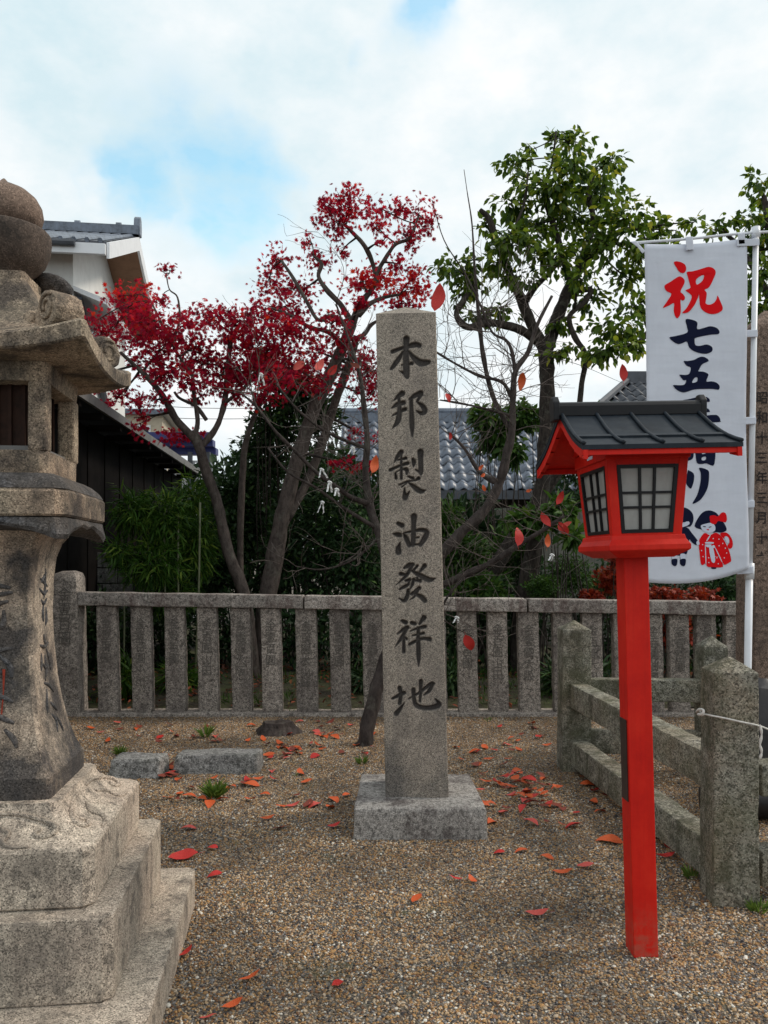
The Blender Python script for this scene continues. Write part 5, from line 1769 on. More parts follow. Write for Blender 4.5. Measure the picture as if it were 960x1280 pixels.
grow(t, mapL, clL, 'bark_grey', 'maple_leaf', 6400, 0.046, 9.1, (MAPLE_V, MAPLE_F), 0.35, 0.25, 'bark_dark', 0.5, red_t, spread=1.5, thick=0.74)
rebase(t)

t = thing('maple_tree', 'taller crimson maple with forked trunk rising beside the stone monument', 'tree', (P(335, 760, 9.6).x, 9.6, 0))
mapR = [[(322, 900, 9.6, 18), (328, 800, 9.6, 17), (335, 740, 9.6, 16), (348, 670, 9.6, 15), (362, 610, 9.6, 13), (378, 555, 9.6, 12), (395, 505, 9.6, 12), (412, 470, 9.6, 11), (428, 435, 9.6, 10), (440, 405, 9.6, 9)],
        [(358, 650, 9.6, 8), (385, 600, 9.75, 8), (402, 555, 9.8, 8), (420, 500, 9.85, 8), (436, 455, 9.85, 7), (446, 420, 9.8, 6)],
        [(440, 408, 9.6, 7), (448, 385, 9.6, 6.5), (458, 370, 9.6, 5), (470, 352, 9.6, 4.5), (466, 330, 9.6, 4), (456, 308, 9.5, 4), (440, 290, 9.5, 3.2), (430, 280, 9.5, 2.5)],
        [(468, 345, 9.6, 4), (485, 318, 9.6, 3.5), (495, 305, 9.6, 3), (512, 298, 9.6, 3), (520, 280, 9.6, 2.2)],
        [(440, 405, 9.6, 6), (425, 380, 9.5, 5), (408, 362, 9.5, 4), (398, 345, 9.5, 3.5), (402, 330, 9.5, 3), (392, 320, 9.5, 2)],
        [(438, 410, 9.6, 5), (415, 395, 9.5, 4), (398, 400, 9.4, 3.5), (385, 380, 9.4, 3), (368, 350, 9.4, 3), (352, 326, 9.4, 2.4)],
        [(428, 430, 9.6, 5), (410, 415, 9.5, 4), (385, 408, 9.5, 3.5), (365, 395, 9.4, 2.5), (340, 385, 9.4, 2)],
        [(448, 395, 9.6, 5), (462, 380, 9.6, 4), (480, 372, 9.7, 3), (500, 368, 9.7, 2)],
        [(440, 425, 9.6, 4), (455, 418, 9.7, 4), (465, 405, 9.7, 3), (480, 398, 9.8, 2)],
        [(312, 905, 9.9, 7), (304, 800, 9.9, 6.5), (300, 700, 9.9, 6), (302, 620, 9.9, 6), (306, 560, 9.9, 5.5), (318, 520, 9.9, 4), (335, 490, 9.9, 3)]]
clR = [(440, 258, 30, 15), (420, 275, 22, 14), (478, 262, 26, 12), (522, 268, 20, 20), (512, 300, 14, 16), (437, 238, 7, 7), (410, 258, 14, 9), (470, 280, 16, 8), (345, 325, 14, 16), (393, 325, 18, 12), (425, 318, 12, 6),
       (338, 355, 22, 13), (378, 362, 22, 13), (358, 382, 26, 14), (476, 348, 38, 16), (508, 362, 28, 12), (450, 352, 26, 10), (415, 405, 24, 14), (358, 425, 30, 16), (398, 440, 22, 15), (500, 385, 22, 9), (430, 428, 20, 12),
       (332, 398, 20, 16), (522, 345, 12, 9), (500, 330, 14, 8), (465, 465, 24, 18), (330, 500, 18, 12), (340, 455, 22, 14), (440, 582, 24, 8), (455, 545, 18, 9), (375, 470, 20, 9), (480, 300, 10, 6), (450, 375, 20, 8), (420, 460, 26, 12), (395, 480, 22, 12), (360, 455, 24, 14), (450, 450, 20, 14), (455, 495, 18, 12), (310, 440, 20, 14), (385, 300, 10, 7), (360, 405, 26, 12)]
grow(t, mapR, clR, 'bark_grey', 'maple_leaf', 7000, 0.046, 9.6, (MAPLE_V, MAPLE_F), 0.35, 0.25, 'bark_dark', 0.5, red_t, spread=1.5, thick=0.72)
rebase(t)

# --- evergreen to the right
t = thing('evergreen_tree', 'broad dark evergreen tree with twisted limbs beside the banner', 'tree', (P(655, 760, 9.8).x, 9.8, 0))
ev = [[(645, 900, 9.8, 15), (650, 800, 9.8, 14), (655, 745, 9.8, 13), (668, 680, 9.8, 12), (678, 600, 9.8, 11.5), (683, 530, 9.8, 11), (684, 470, 9.8, 11), (681, 432, 9.8, 11)],
      [(680, 435, 9.8, 9), (664, 405, 9.7, 8), (652, 375, 9.7, 7.5), (638, 345, 9.6, 6.5), (624, 310, 9.5, 5.5), (612, 275, 9.5, 4.5), (600, 262, 9.5, 3)],
      [(682, 440, 9.8, 10), (698, 395, 9.9, 9), (714, 355, 9.9, 7.5), (738, 315, 9.9, 6), (775, 290, 10, 4.5), (808, 285, 10, 3)],
      [(675, 428, 9.8, 7), (645, 410, 9.6, 6), (610, 404, 9.5, 5.5), (585, 409, 9.4, 5), (570, 393, 9.4, 4.5), (580, 375, 9.4, 4), (592, 355, 9.4, 3)],
      [(655, 380, 9.7, 5), (670, 358, 9.6, 4.5), (688, 340, 9.6, 3.5), (700, 325, 9.5, 2.5)],
      [(714, 355, 9.9, 5.5), (702, 315, 9.8, 5), (690, 275, 9.8, 4.5), (680, 240, 9.7, 3.5), (690, 205, 9.7, 2), (695, 165, 9.7, 1.2)],
      [(722, 335, 9.9, 5), (742, 280, 9.9, 4.5), (735, 245, 9.9, 3.5), (745, 210, 9.9, 2.2)],
      [(712, 365, 9.9, 4.5), (738, 362, 9.8, 4), (730, 378, 9.7, 4), (712, 395, 9.6, 4), (718, 420, 9.6, 4), (732, 445, 9.6, 4), (727, 480, 9.6, 4), (722, 530, 9.6, 4.5)],
      [(732, 450, 9.6, 3.5), (760, 438, 9.7, 3.5), (795, 430, 9.8, 4), (820, 405, 9.9, 4), (840, 395, 9.9, 3)],
      [(624, 310, 9.5, 3), (640, 290, 9.4, 2.5), (655, 255, 9.4, 2), (660, 215, 9.4, 1.2)],
      [(600, 900, 10.6, 14), (605, 740, 10.6, 13), (625, 700, 10.6, 11), (650, 660, 10.6, 10), (690, 600, 10.6, 9), (720, 560, 10.6, 8)]]
clE = [(698, 178, 14, 18), (722, 178, 20, 16), (712, 205, 28, 18), (645, 205, 20, 14), (658, 190, 8, 12), (768, 198, 16, 14), (755, 215, 18, 14), (690, 235, 42, 22), (745, 240, 40, 22), (635, 255, 26, 16), (700, 275, 52, 22), (785, 270, 36, 22),
       (608, 285, 14, 14), (640, 305, 36, 22), (690, 325, 34, 20), (765, 310, 44, 22), (818, 290, 18, 20), (570, 335, 26, 20), (590, 355, 22, 14), (650, 345, 24, 14), (575, 372, 12, 10), (595, 395, 22, 8), (625, 392, 26, 10), (740, 375, 26, 14),
       (785, 350, 24, 18), (770, 405, 34, 20), (705, 408, 20, 9), (700, 440, 22, 10), (755, 440, 30, 14), (868, 278, 14, 9), (845, 288, 10, 8), (835, 310, 16, 10), (790, 380, 14, 14), (790, 430, 18, 14), (665, 285, 30, 16), (730, 345, 22, 12), (800, 310, 20, 14), (655, 225, 16, 10), (620, 330, 18, 14)]
grow(t, ev, clE, 'bark_dark', 'evergreen', 5400, 0.105, 9.75, (BROAD_V, LEAF_F), 0.6, 0.5, 'bark_dark', 0.6, lambda c, q: random.gauss(0.45, 0.26), 6, spread=1.12, thick=0.85)
rebase(t)

t = thing('evergreen_tree', 'evergreen tree cut by the picture edge behind the banner pole', 'tree', (5.4, 10.6, 0))
ev2 = [[(990, 900, 10.6, 12), (985, 600, 10.6, 11), (978, 450, 10.6, 9), (970, 350, 10.6, 7), (962, 290, 10.6, 5), (955, 245, 10.6, 3)],
       [(975, 400, 10.6, 5), (950, 350, 10.5, 4), (925, 310, 10.4, 3), (905, 290, 10.4, 2)], [(970, 340, 10.6, 4), (990, 280, 10.6, 3), (1000, 240, 10.6, 2)]]
clE2 = [(905, 280, 16, 10), (893, 287, 10, 7), (945, 228, 14, 12), (955, 250, 14, 12), (950, 290, 22, 20), (935, 318, 18, 14), (950, 345, 20, 20), (940, 385, 18, 20), (980, 300, 30, 40), (985, 380, 30, 30), (935, 270, 12, 9), (945, 430, 18, 16)]
grow(t, ev2, clE2, 'bark_dark', 'evergreen', 2300, 0.105, 10.5, (BROAD_V, LEAF_F), 0.6, 0.5, 'bark_dark', 0.5, lambda c, q: random.gauss(0.45, 0.26), 6, spread=1.2)
rebase(t)


# --- bare cherry in front of the fence
def cherry():
    t = thing('cherry_tree', 'leaning nearly bare cherry tree behind the monument with last red leaves', 'tree', (P(458, 930, 6.52).x, 6.52, 0))
    limbs = [[(452, 940, 6.5, 16), (457, 926, 6.5, 10.5), (462, 900, 6.52, 9.5), (470, 865, 6.55, 9), (482, 825, 6.6, 9), (500, 780, 6.65, 9), (520, 735, 6.7, 8.5), (545, 700, 6.75, 8), (575, 668, 6.8, 7), (605, 638, 6.85, 6.5), (624, 605, 6.9, 6),
              (633, 570, 6.9, 5.5), (640, 540, 6.9, 4.5), (641, 500, 6.9, 4), (644, 465, 6.9, 3.5), (660, 440, 6.9, 3), (672, 405, 6.9, 2.4), (690, 370, 6.9, 1.8)],
             [(520, 735, 6.7, 6), (552, 731, 6.7, 5), (585, 717, 6.65, 4.5), (620, 700, 6.6, 4), (650, 680, 6.6, 3.4), (680, 662, 6.55, 2.8), (705, 645, 6.5, 2)],
             [(500, 780, 6.65, 6), (488, 720, 6.7, 6), (474, 670, 6.75, 5.5), (462, 630, 6.8, 5), (457, 590, 6.85, 4.5), (459, 550, 6.85, 4), (455, 510, 6.9, 3.2), (450, 470, 6.9, 2.4), (438, 430, 6.9, 1.6), (420, 380, 6.9, 1)],
             [(462, 630, 6.8, 4), (440, 622, 6.7, 3), (415, 605, 6.6, 2.6), (395, 590, 6.55, 2.4), (370, 565, 6.5, 2.4), (345, 540, 6.4, 2), (322, 510, 6.4, 1.6), (300, 490, 6.4, 1.2)],
             [(470, 660, 6.75, 3), (430, 635, 6.7, 2.2), (395, 610, 6.6, 2), (360, 590, 6.5, 1.6), (335, 560, 6.5, 1.2)],
             [(458, 560, 6.85, 2.5), (430, 550, 6.8, 2), (400, 535, 6.7, 1.8), (370, 510, 6.6, 1.4), (345, 480, 6.5, 1)],
             [(624, 605, 6.9, 4), (600, 590, 7.0, 3), (580, 560, 7.0, 2), (560, 540, 7.0, 1.4)],
             [(640, 540, 6.9, 3), (618, 500, 7.0, 3), (605, 450, 7.0, 3), (598, 390, 7.0, 2.6), (593, 330, 7.0, 1.6), (590, 280, 7.0, 1.0), (584, 240, 7.0, 0.6), (580, 212, 7.0, 0.4)],
             [(641, 500, 6.9, 2.5), (628, 478, 6.9, 2.4), (600, 470, 6.9, 2), (570, 455, 6.9, 1.6), (545, 440, 6.9, 1.2)],
             [(644, 470, 6.9, 2.2), (640, 440, 6.9, 2.2), (632, 425, 6.9, 2), (615, 415, 6.9, 1.6), (600, 380, 6.9, 1.3), (580, 340, 6.9, 1.0), (555, 300, 6.9, 0.7), (540, 250, 6.9, 0.5)],
             [(641, 520, 6.9, 2), (610, 512, 6.9, 1.6), (580, 505, 6.9, 1.4), (550, 500, 6.9, 1.0)],
             [(585, 717, 6.65, 2), (560, 745, 6.6, 1.4), (552, 770, 6.6, 1), (570, 785, 6.6, 0.7), (590, 795, 6.6, 0.6)],
             [(474, 670, 6.75, 2), (455, 690, 6.7, 1.5), (430, 705, 6.6, 1.2), (400, 712, 6.5, 0.9), (370, 708, 6.4, 0.7)]]
    tr = MB()
    tips = []
    for path in limbs:
        pts, rad = limb_pts(path, 5)
        tr.tube(pts, rad, 10, 0.3)
        for p, r in zip(pts, rad):
            if r < 0.036:
                tips.append((p, r))
    tr.build('trunk', M['bark_cherry'], t, smooth=True)
    tw = MB()
    def twig(p, d, L, r, lvl):
        n = max(3, int(L / 0.07))
        pts = [p]
        q = p.copy()
        for i in range(n):
            d = (d + Vector(rand_dirs(1)[0]) * 0.28 + Vector((0, 0, 0.04))).normalized()
            q = q + d * L / n
            pts.append(q.copy())
            if lvl > 0 and random.random() < 0.42:
                dd = (d + Vector(rand_dirs(1)[0]) * 0.9).normalized()
                twig(q, dd, L * random.uniform(0.3, 0.6), r * 0.6, lvl - 1)
        tw.tube(pts, list(np.linspace(r, 0.0011, len(pts))), 4)
    low_tips = [q for q in tips if q[0].z < 3.75]
    for k in range(180):
        p, r = low_tips[random.randrange(len(low_tips))]
        d = Vector(rand_dirs(1)[0])
        d.y *= 0.5
        d.z = abs(d.z) * 0.6 + (0.1 if p.z > 1.8 else -0.1)
        twig(p, d.normalized(), random.uniform(0.25, 0.75), min(0.0045, r * 0.55), 2)
    tag(tw.build('twigs', M['twig'], t, smooth=True), kind='stuff')
    # the last leaves
    lv = [(547, 372, 36, 80, 'leaf_red'), (373, 457, 19, 195, 'leaf_pink'), (399, 456, 20, 60, 'leaf_pink'), (416, 462, 19, 35, 'leaf_red'), (444, 457, 14, 150, 'leaf_brown'), (653, 477, 24, 250, 'leaf_orange'), (778, 466, 22, 100, 'leaf_red'),
          (560, 497, 13, 280, 'leaf_red'), (563, 545, 10, 80, 'leaf_red'), (601, 584, 10, 40, 'leaf_orange'), (604, 594, 8, 20, 'leaf_orange'), (605, 610, 9, 100, 'leaf_orange'), (661, 613, 8, 20, 'leaf_orange'), (700, 622, 19, 60, 'leaf_red'),
          (683, 650, 22, 300, 'leaf_red'), (648, 670, 26, 70, 'leaf_red'), (704, 660, 20, 120, 'leaf_red'), (684, 676, 18, 80, 'leaf_orange'), (586, 804, 24, 290, 'leaf_red'), (467, 580, 24, 75, 'leaf_orange'), (708, 655, 14, 20, 'leaf_pink')]
    for (px, py, L, an, m) in lv:
        d = 6.35 if px < 640 else 6.5
        s = L * d / F
        o = link('leaf', leaf_meshes(m)[random.randrange(3)], t)
        o.matrix_world = Matrix.Translation(P(px, py, d)) @ Matrix.Rotation(R(random.uniform(-35, 35)), 4, 'Z') @ Matrix.Rotation(R(an - 90), 4, 'Y').inverted() @ Matrix.Rotation(R(90 + random.uniform(-20, 20)), 4, 'X') @ Matrix.Scale(s, 4)
        base = o.matrix_world @ Vector((0, -0.6, 0.02))
        near = min((q for q, r in tips), key=lambda q: (q - base).length)
        mid = (near + base) / 2 + Vector((random.uniform(-.03, .03), 0, 0.03))
        pth = smooth_path([tuple(near), tuple(mid), tuple(base)], 5)
        MB().tube([Vector(x) for x in pth], list(np.linspace(0.0032, 0.0014, len(pth))), 5).build('leaf_twig', M['bark_cherry'], t)
    rebase(t)
    # paper fortunes tied to the twigs
    slips = [(402, 587, 6.45), (412, 603, 6.45), (421, 612, 6.45), (403, 628, 6.45), (326, 468, 6.4), (690, 694, 6.45), (571, 772, 6.5), (441, 560, 6.6)]
    names = ['upper white paper fortune slip knotted left of the monument', 'folded white paper fortune hanging below the upper knot', 'long white paper fortune tail nearest the dark cherry limb', 'lowest thin white paper fortune left of the monument',
             'white paper fortune hanging high among the maple leaves', 'white paper knot on the low branch left of the red lantern', 'white paper knot in front of the fence rail by the monument', 'tiny white paper scrap tied beside the maple trunk']
    for i, (px, py, d) in enumerate(slips):
        c = P(px, py, d)
        s = thing('paper_fortune', names[i], 'paper slip', c, random.uniform(-0.6, 0.6), 'paper fortunes tied to the bare twigs')
        a = random.uniform(-0.5, 0.5)
        L = random.uniform(0.03, 0.085) if i not in (5, 6) else 0.04
        MB().tube([(-0.018, 0, 0.004), (-0.004, 0.004, 0.008), (0.010, -0.004, 0.002), (0.020, 0, -0.006)], [0.004, 0.008, 0.008, 0.004], 6).build('knot', M['slip_paper'], s)
        for sx in (-1, 1):
            q = [Vector((sx * 0.006 + k * sx * 0.0045 * (1 + a) + a * 0.012 * k, 0.004 * k * sx, -0.004 - L * k / 4)) for k in range(5)]
            vs, fs = [], []
            for k, p in enumerate(q):
                vs += [p + Vector((-0.007, 0.006 * (k % 2), 0)), p + Vector((0.007, -0.006 * (k % 2), 0.004))]
            fs = [(2 * k, 2 * k + 1, 2 * k + 3, 2 * k + 2) for k in range(4)]
            o = MB().add(vs, fs).build('strip', M['slip_paper'], s)
            sd = o.modifiers.new('thickness', 'SOLIDIFY')
            sd.thickness = 0.002


_leafcache = {}


def leaf_meshes(mat):
    """three shapes of broad pointed leaf, unit length, with midrib fold, curl and stalk"""
    if mat in _leafcache:
        return _leafcache[mat]
    out = []
    for k in range(3):
        n = 7
        vs, fs = [], []
        curl = (0.10, 0.26, -0.18)[k]
        fold = (0.10, 0.05, 0.16)[k]
        wmax = (0.25, 0.22, 0.28)[k]
        for i in range(n + 1):
            u = i / n
            w = wmax * math.sin(math.pi * u ** 0.85) ** 0.8 if 0 < u < 1 else 0.0
            y = -0.5 + u
            z = curl * (u - 0.5) ** 2 * 2 + 0.02 * math.sin(u * 9 + k)
            bend = 0.05 * math.sin(u * 3 + k)
            vs += [(-w + bend, y, z + fold * w * 2 + 0.015 * math.sin(i * 2.1 + k)), (bend, y, z), (w + bend, y, z + fold * w * 2 - 0.015 * math.sin(i * 1.7))]
        for i in range(n):
            a = 3 * i
            fs += [(a, a + 1, a + 4, a + 3), (a + 1, a + 2, a + 5, a + 4)]
        b = len(vs)
        vs += [(-0.008, -0.5, 0.004), (0.008, -0.5, 0.004), (0.01 + 0.03 * k, -0.72, 0.03), (0.03 * k, -0.72, 0.03)]
        fs.append((b, b + 1, b + 2, b + 3))
        me = bpy.data.meshes.new('leaf')
        me.from_pydata(vs, [], fs)
        me.polygons.foreach_set('use_smooth', [True] * len(fs))
        me.materials.append(M[mat])
        out.append(me)
    _leafcache[mat] = out
    return out


cherry()


# --- bushes, bamboo, low shrubs
def bush(name, label, cat, blobs, n, size, leaf, tmpl=(SMALL_V, SMALL_F), stems=True, droop=0.1, group=None, mean=0.45):
    c0 = P(*blobs[0][:2], blobs[0][4])
    t = thing(name, label, cat, (c0.x, c0.y, 0.05), 0, group)
    area = sum(b[2] * b[3] for b in blobs)
    LP, LF, LU = [], [], []
    sm = MB()
    for (px, py, rx, ry, d) in blobs:
        c = P(px, py, d)
        r = np.array([rx * d / F, max(0.25, 0.6 * rx * d / F), ry * d / F])
        k = int(n * rx * ry / area)
        v = rand_dirs(k)
        q = rng.random(k) ** 0.45
        nz_ = np.array([0.75 + 0.5 * noise.noise(Vector(x * 2.3) + Vector((px * 0.1, py * 0.1, 0))) for x in v])
        pos = np.array(c) + v * q[:, None] * r * nz_[:, None]
        pos[:, 2] = np.maximum(pos[:, 2], 0.06)
        LP.append(pos)
        LF.append(v * 0.8 + rng.normal(size=(k, 3)) * 0.6 + np.array([0, 0, -droop]))
        LU.append(rng.normal(size=(k, 3)) * 0.5 + np.array([0, 0, 0.9]))
        if stems:
            for s in range(5):
                e = c + Vector(rand_dirs(1)[0] * r * 0.6)
                b = Vector((c.x + random.uniform(-.2, .2), c.y + random.uniform(-.1, .1), 0.03))
                m_ = (b + e) / 2 + Vector((random.uniform(-.1, .1), 0, 0))
                path = smooth_path([tuple(b), tuple(m_), tuple(e)], 4)
                sm.tube([Vector(x) for x in path], list(np.linspace(0.014, 0.004, len(path))), 5)
    if stems:
        sm.build('stems', M['bark_dark'], t)
    P_ = np.vstack(LP)
    scatter('foliage', tmpl[0], tmpl[1], P_, np.vstack(LF), np.vstack(LU), size * rng.uniform(0.7, 1.25, len(P_)), M[leaf], t, np.clip(rng.normal(mean, 0.22, len(P_)), 0, 1))
    rebase(t)
    for ch in t.children:
        ch.location.z = -0.05


bush('dark_shrub', 'dense dark shrub filling the garden between maple trunk and monument', 'shrub', [(420, 660, 75, 90, 10.6), (390, 600, 50, 60, 11), (450, 700, 45, 60, 10.2), (355, 690, 40, 70, 10.9), (470, 620, 40, 50, 11.2)], 11000, 0.085, 'bush')
bush('dark_shrub', 'dark leafy shrub between the two maple trunks', 'shrub', [(300, 650, 55, 85, 11.3), (270, 690, 40, 70, 11), (330, 570, 50, 50, 11.6)], 9000, 0.10, 'bush')
bush('dark_shrub', 'dark evergreen shrub hanging under the maple leaves', 'shrub', [(365, 490, 45, 40, 11.2), (350, 530, 50, 30, 11.2), (400, 520, 30, 40, 11.4), (330, 460, 20, 25, 11)], 5200, 0.10, 'bush')
bush('camellia_shrub', 'low green shrub right of the monument behind the fence', 'shrub', [(580, 700, 40, 40, 10.2), (640, 690, 40, 40, 11), (600, 740, 50, 30, 9.6), (560, 660, 25, 40, 11.5)], 4800, 0.10, 'mid_green', (LEAF_V, LEAF_F), mean=0.35)
bush('camellia_shrub', 'bright green leafy shrub in front of the tiled hall roof', 'shrub', [(620, 540, 32, 34, 12.2), (655, 520, 28, 22, 12.2), (640, 565, 20, 22, 12), (600, 520, 16, 16, 12)], 1500, 0.13, 'mid_green', (BROAD_V, LEAF_F), droop=0.5, mean=0.45)
bush('camellia_shrub', 'green shrub with broad leaves left of the red lantern', 'shrub', [(660, 650, 36, 20, 9.4), (700, 640, 22, 20, 9.2), (715, 670, 14, 14, 9)], 750, 0.15, 'mid_green', (LEAF_V, LEAF_F), droop=0.5, mean=0.5)
bush('clipped_shrub', 'rounded fine-leaved green shrub behind the fence by the red post', 'shrub', [(710, 718, 40, 28, 9.6), (680, 735, 30, 22, 9.3), (750, 735, 30, 20, 9.8)], 5200, 0.045, 'mid_green', mean=0.3)
bush('red_shrub', 'orange red leaved shrub behind the fence beneath the banner', 'shrub', [(830, 745, 36, 16, 9.2), (875, 748, 30, 16, 9.3), (845, 790, 24, 40, 9.2), (880, 800, 16, 30, 9.2)], 2600, 0.045, 'azalea', (MAPLE_V, MAPLE_F))
bush('red_shrub', 'small orange red shrub behind the red lantern post', 'shrub', [(765, 725, 26, 22, 9.0), (740, 745, 22, 10, 9.0), (770, 700, 12, 14, 8.9)], 1100, 0.045, 'azalea', (MAPLE_V, MAPLE_F))
bush('dark_shrub', 'dark green shrub behind the fence at the banner pole', 'shrub', [(900, 745, 40, 36, 10), (940, 700, 40, 60, 10.8), (860, 770, 40, 40, 10.6)], 3600, 0.10, 'bush', (LEAF_V, LEAF_F))
bush('dark_shrub', 'tall dark hedge behind the board fence and red lantern', 'shrub', [(720, 600, 70, 70, 14), (820, 620, 80, 110, 14), (920, 600, 60, 130, 14), (760, 540, 40, 40, 14)], 6500, 0.12, 'bush')
bush('bamboo_clump', 'bright green feathery bamboo clump beside the black shed', 'bamboo', [(165, 640, 34, 38, 9.0), (205, 650, 40, 46, 9.1), (240, 620, 30, 32, 9.5), (245, 680, 34, 60, 9.4), (190, 705, 50, 40, 9.0), (150, 690, 20, 24, 8.9), (215, 745, 50, 30, 9.2)], 5600, 0.15, 'bamboo', (BLADE_V, BLADE_F), False, 0.45)
culm = [o for o in COL.objects if o.name.startswith('bamboo_clump')][0]
for px in (154, 172, 190, 208, 226, 246):
    a, b = P(px + random.uniform(-4, 4), 880, 9.0), P(px + random.uniform(-6, 6), 625 + random.uniform(0, 30), 9.05)
    a.z = 0.05
    o = MB().tube(smooth_path([tuple(a), tuple((a + b) / 2 + Vector((random.uniform(-.04, .04), 0, 0))), tuple(b)], 4), 0.012, 6).build('culm', M['culm'], culm, smooth=True)
    o.location = -culm.location
for i, (px, d, lab) in enumerate(((110, 9.6, 'low dark undergrowth behind the fence end post'), (200, 9.9, 'low dark undergrowth behind the fence under the bamboo'), (290, 10.0, 'low dark undergrowth behind the fence at the maple trunks'), (380, 9.9, 'low dark undergrowth behind the fence right of the maple trunk'),
                                   (460, 9.7, 'low dark undergrowth behind the fence beside the monument'), (560, 9.9, 'low dark undergrowth behind the fence just right of the monument'), (640, 10.0, 'low dark undergrowth behind the fence at the evergreen trunk'), (730, 9.9, 'low dark undergrowth behind the fence left of the red post'),
                                   (810, 10.0, 'low dark undergrowth behind the fence right of the red post'), (900, 10.0, 'low dark undergrowth behind the fence below the banner edge'))):
    bush('undergrowth_shrub', lab, 'shrub', [(px, 790, 62, 62, d), (px + 25, 740, 50, 50, d + 0.9)], 1500, 0.10, 'bush', (SMALL_V, SMALL_F), True, 0.1, None, 0.35)
bush('dark_shrub', 'wide dark hedge closing the garden behind the maples', 'shrub', [(120, 720, 80, 90, 12.5), (240, 700, 90, 90, 12.8), (360, 680, 90, 100, 13), (480, 680, 90, 90, 13), (590, 690, 80, 80, 13), (300, 610, 70, 50, 13), (420, 600, 60, 50, 13)], 14000, 0.19, 'bush', mean=0.3)
# low ground plants seen between the balusters
for i, (px, d, lab) in enumerate(((160, 8.4, 'low green fern between the first fence balusters'), (225, 8.7, 'low green fern behind the left part of the fence'), (460, 8.6, 'low dark fern behind the fence left of the monument'), (565, 8.5, 'low grey green plant behind the fence right of the monument'),
                                   (700, 8.5, 'strap-leaved plant behind the fence near the mossy post'), (745, 8.6, 'strap-leaved plant behind the fence at the red post'))):
    bush('fern', lab, 'fern', [(px, 850, 26, 26, d)], 260, 0.22, 'bush' if i > 1 else 'bamboo', (BLADE_V, BLADE_F), False, 0.2, mean=0.5)
# leaf litter and moss behind the fence
n = 2600
pos = np.stack([rng.uniform(-4.2, 4.8, n), rng.uniform(7.95, 11, n), np.zeros(n)], -1)
pos[:, 2] = 0.05 + 0.10 * np.clip((pos[:, 1] - 7.9), 0, 1) + rng.uniform(0, 0.03, n)
pos[:, 2] += np.array([0.06 * noise.noise(Vector((x * 1.3, y * 1.3, 0))) for x, y, _ in pos])
fw = rng.normal(size=(n, 3)); fw[:, 2] *= 0.25
o = scatter('leaf_litter', LEAF_V, LEAF_F, pos, fw, np.tile([0, 0, 1.0], (n, 1)) + rng.normal(size=(n, 3)) * 0.25, rng.uniform(0.05, 0.10, n), M['litter'])
tag(o, 'dead brown and orange leaves littering the garden behind the fence', 'leaf litter', kind='stuff')
n = 5000
pos = np.stack([rng.uniform(-4.2, 4.8, n), rng.uniform(7.95, 10.5, n), np.zeros(n)], -1)
keep = np.array([noise.noise(Vector((x * 1.1, y * 1.6, 4))) > 0.02 for x, y, _ in pos])
pos = pos[keep]
pos[:, 2] = 0.05 + 0.10 * np.clip((pos[:, 1] - 7.9), 0, 1)
n = len(pos)
o = scatter('moss', BLADE_V, BLADE_F, pos, rng.normal(size=(n, 3)) * 0.5 + np.array([0, 0, 0.9]), rng.normal(size=(n, 3)), rng.uniform(0.05, 0.12, n), M['mid_green'], None, rng.uniform(0, 0.7, n))
tag(o, 'low green ground cover and moss behind the stone fence', 'ground cover', kind='stuff')


# ------------------------------------------------------------------ things on the gravel
def kerbs():
    for i, (x0, x1, yf, yb, lab) in enumerate(((-1.90, -1.535, 5.46, 5.74, 'short rough grey kerb stone next to the lantern base'), (-1.485, -0.885, 5.58, 5.86, 'longer rough grey kerb stone lying on the gravel'))):
        o = rough_stone(MB().hexa([(x0, yf, -0.05), (x1, yf + 0.02, -0.05), (x1 + 0.01, yb, -0.05), (x0, yb, -0.05)], [(x0 + 0.02, yf + 0.03, 0.13), (x1 - 0.01, yf + 0.05, 0.135), (x1, yb - 0.02, 0.13), (x0 + 0.02, yb - 0.02, 0.125)]),
                        'kerb_stone', M['kerb_stone'], None, 0.02, 0.05, 0.010, 6.0, 150 + i)
        tag(o, lab, 'kerb stone', 'broken kerb stones by the lantern')


kerbs()
c = P(346, 914, 6.95)
o = rough_stone(MB().loft([[(c.x + r * (1 + 0.18 * math.sin(3 * a + 1)) * math.cos(a), 6.95 + r * 0.8 * math.sin(a), z) for a in np.linspace(0, 2 * math.pi, 14, endpoint=False)] for r, z in ((0.24, -0.03), (0.19, 0.02), (0.14, 0.06), (0.125, 0.095), (0.03, 0.085))]),
                'tree_stump', M['bark_cherry'], None, 0.0, 0.06, 0.012, 9, 160)
tag(o, 'small rotten tree stump on the gravel in front of the fence', 'stump')


def tuft(px, py, h, n, lab):
    d = EYE * F / (py - HY)
    c = P(px, py, d)
    a = rng.uniform(0, 6.28, n)
    lean = rng.uniform(0.1, 1.8, n)
    f = np.stack([np.cos(a) * lean, np.sin(a) * lean, np.ones(n)], -1)
    pos = np.stack([c.x + np.cos(a) * 0.02, d + np.sin(a) * 0.02, np.full(n, 0.0)], -1)
    pos[:, 2] = rng.uniform(0, h * 0.35, n)
    t = thing('weed', lab, 'weed', (c.x, d, 0), 0, 'weeds on the gravel')
    o = scatter('leaves', [(v[0] * 1.2, v[1], v[2]) for v in BLADE_V], BLADE_F, pos, f, rng.normal(size=(n, 3)), h * rng.uniform(0.5, 1, n), M['grass'], t)
    o.location = (-c.x, -d, 0)


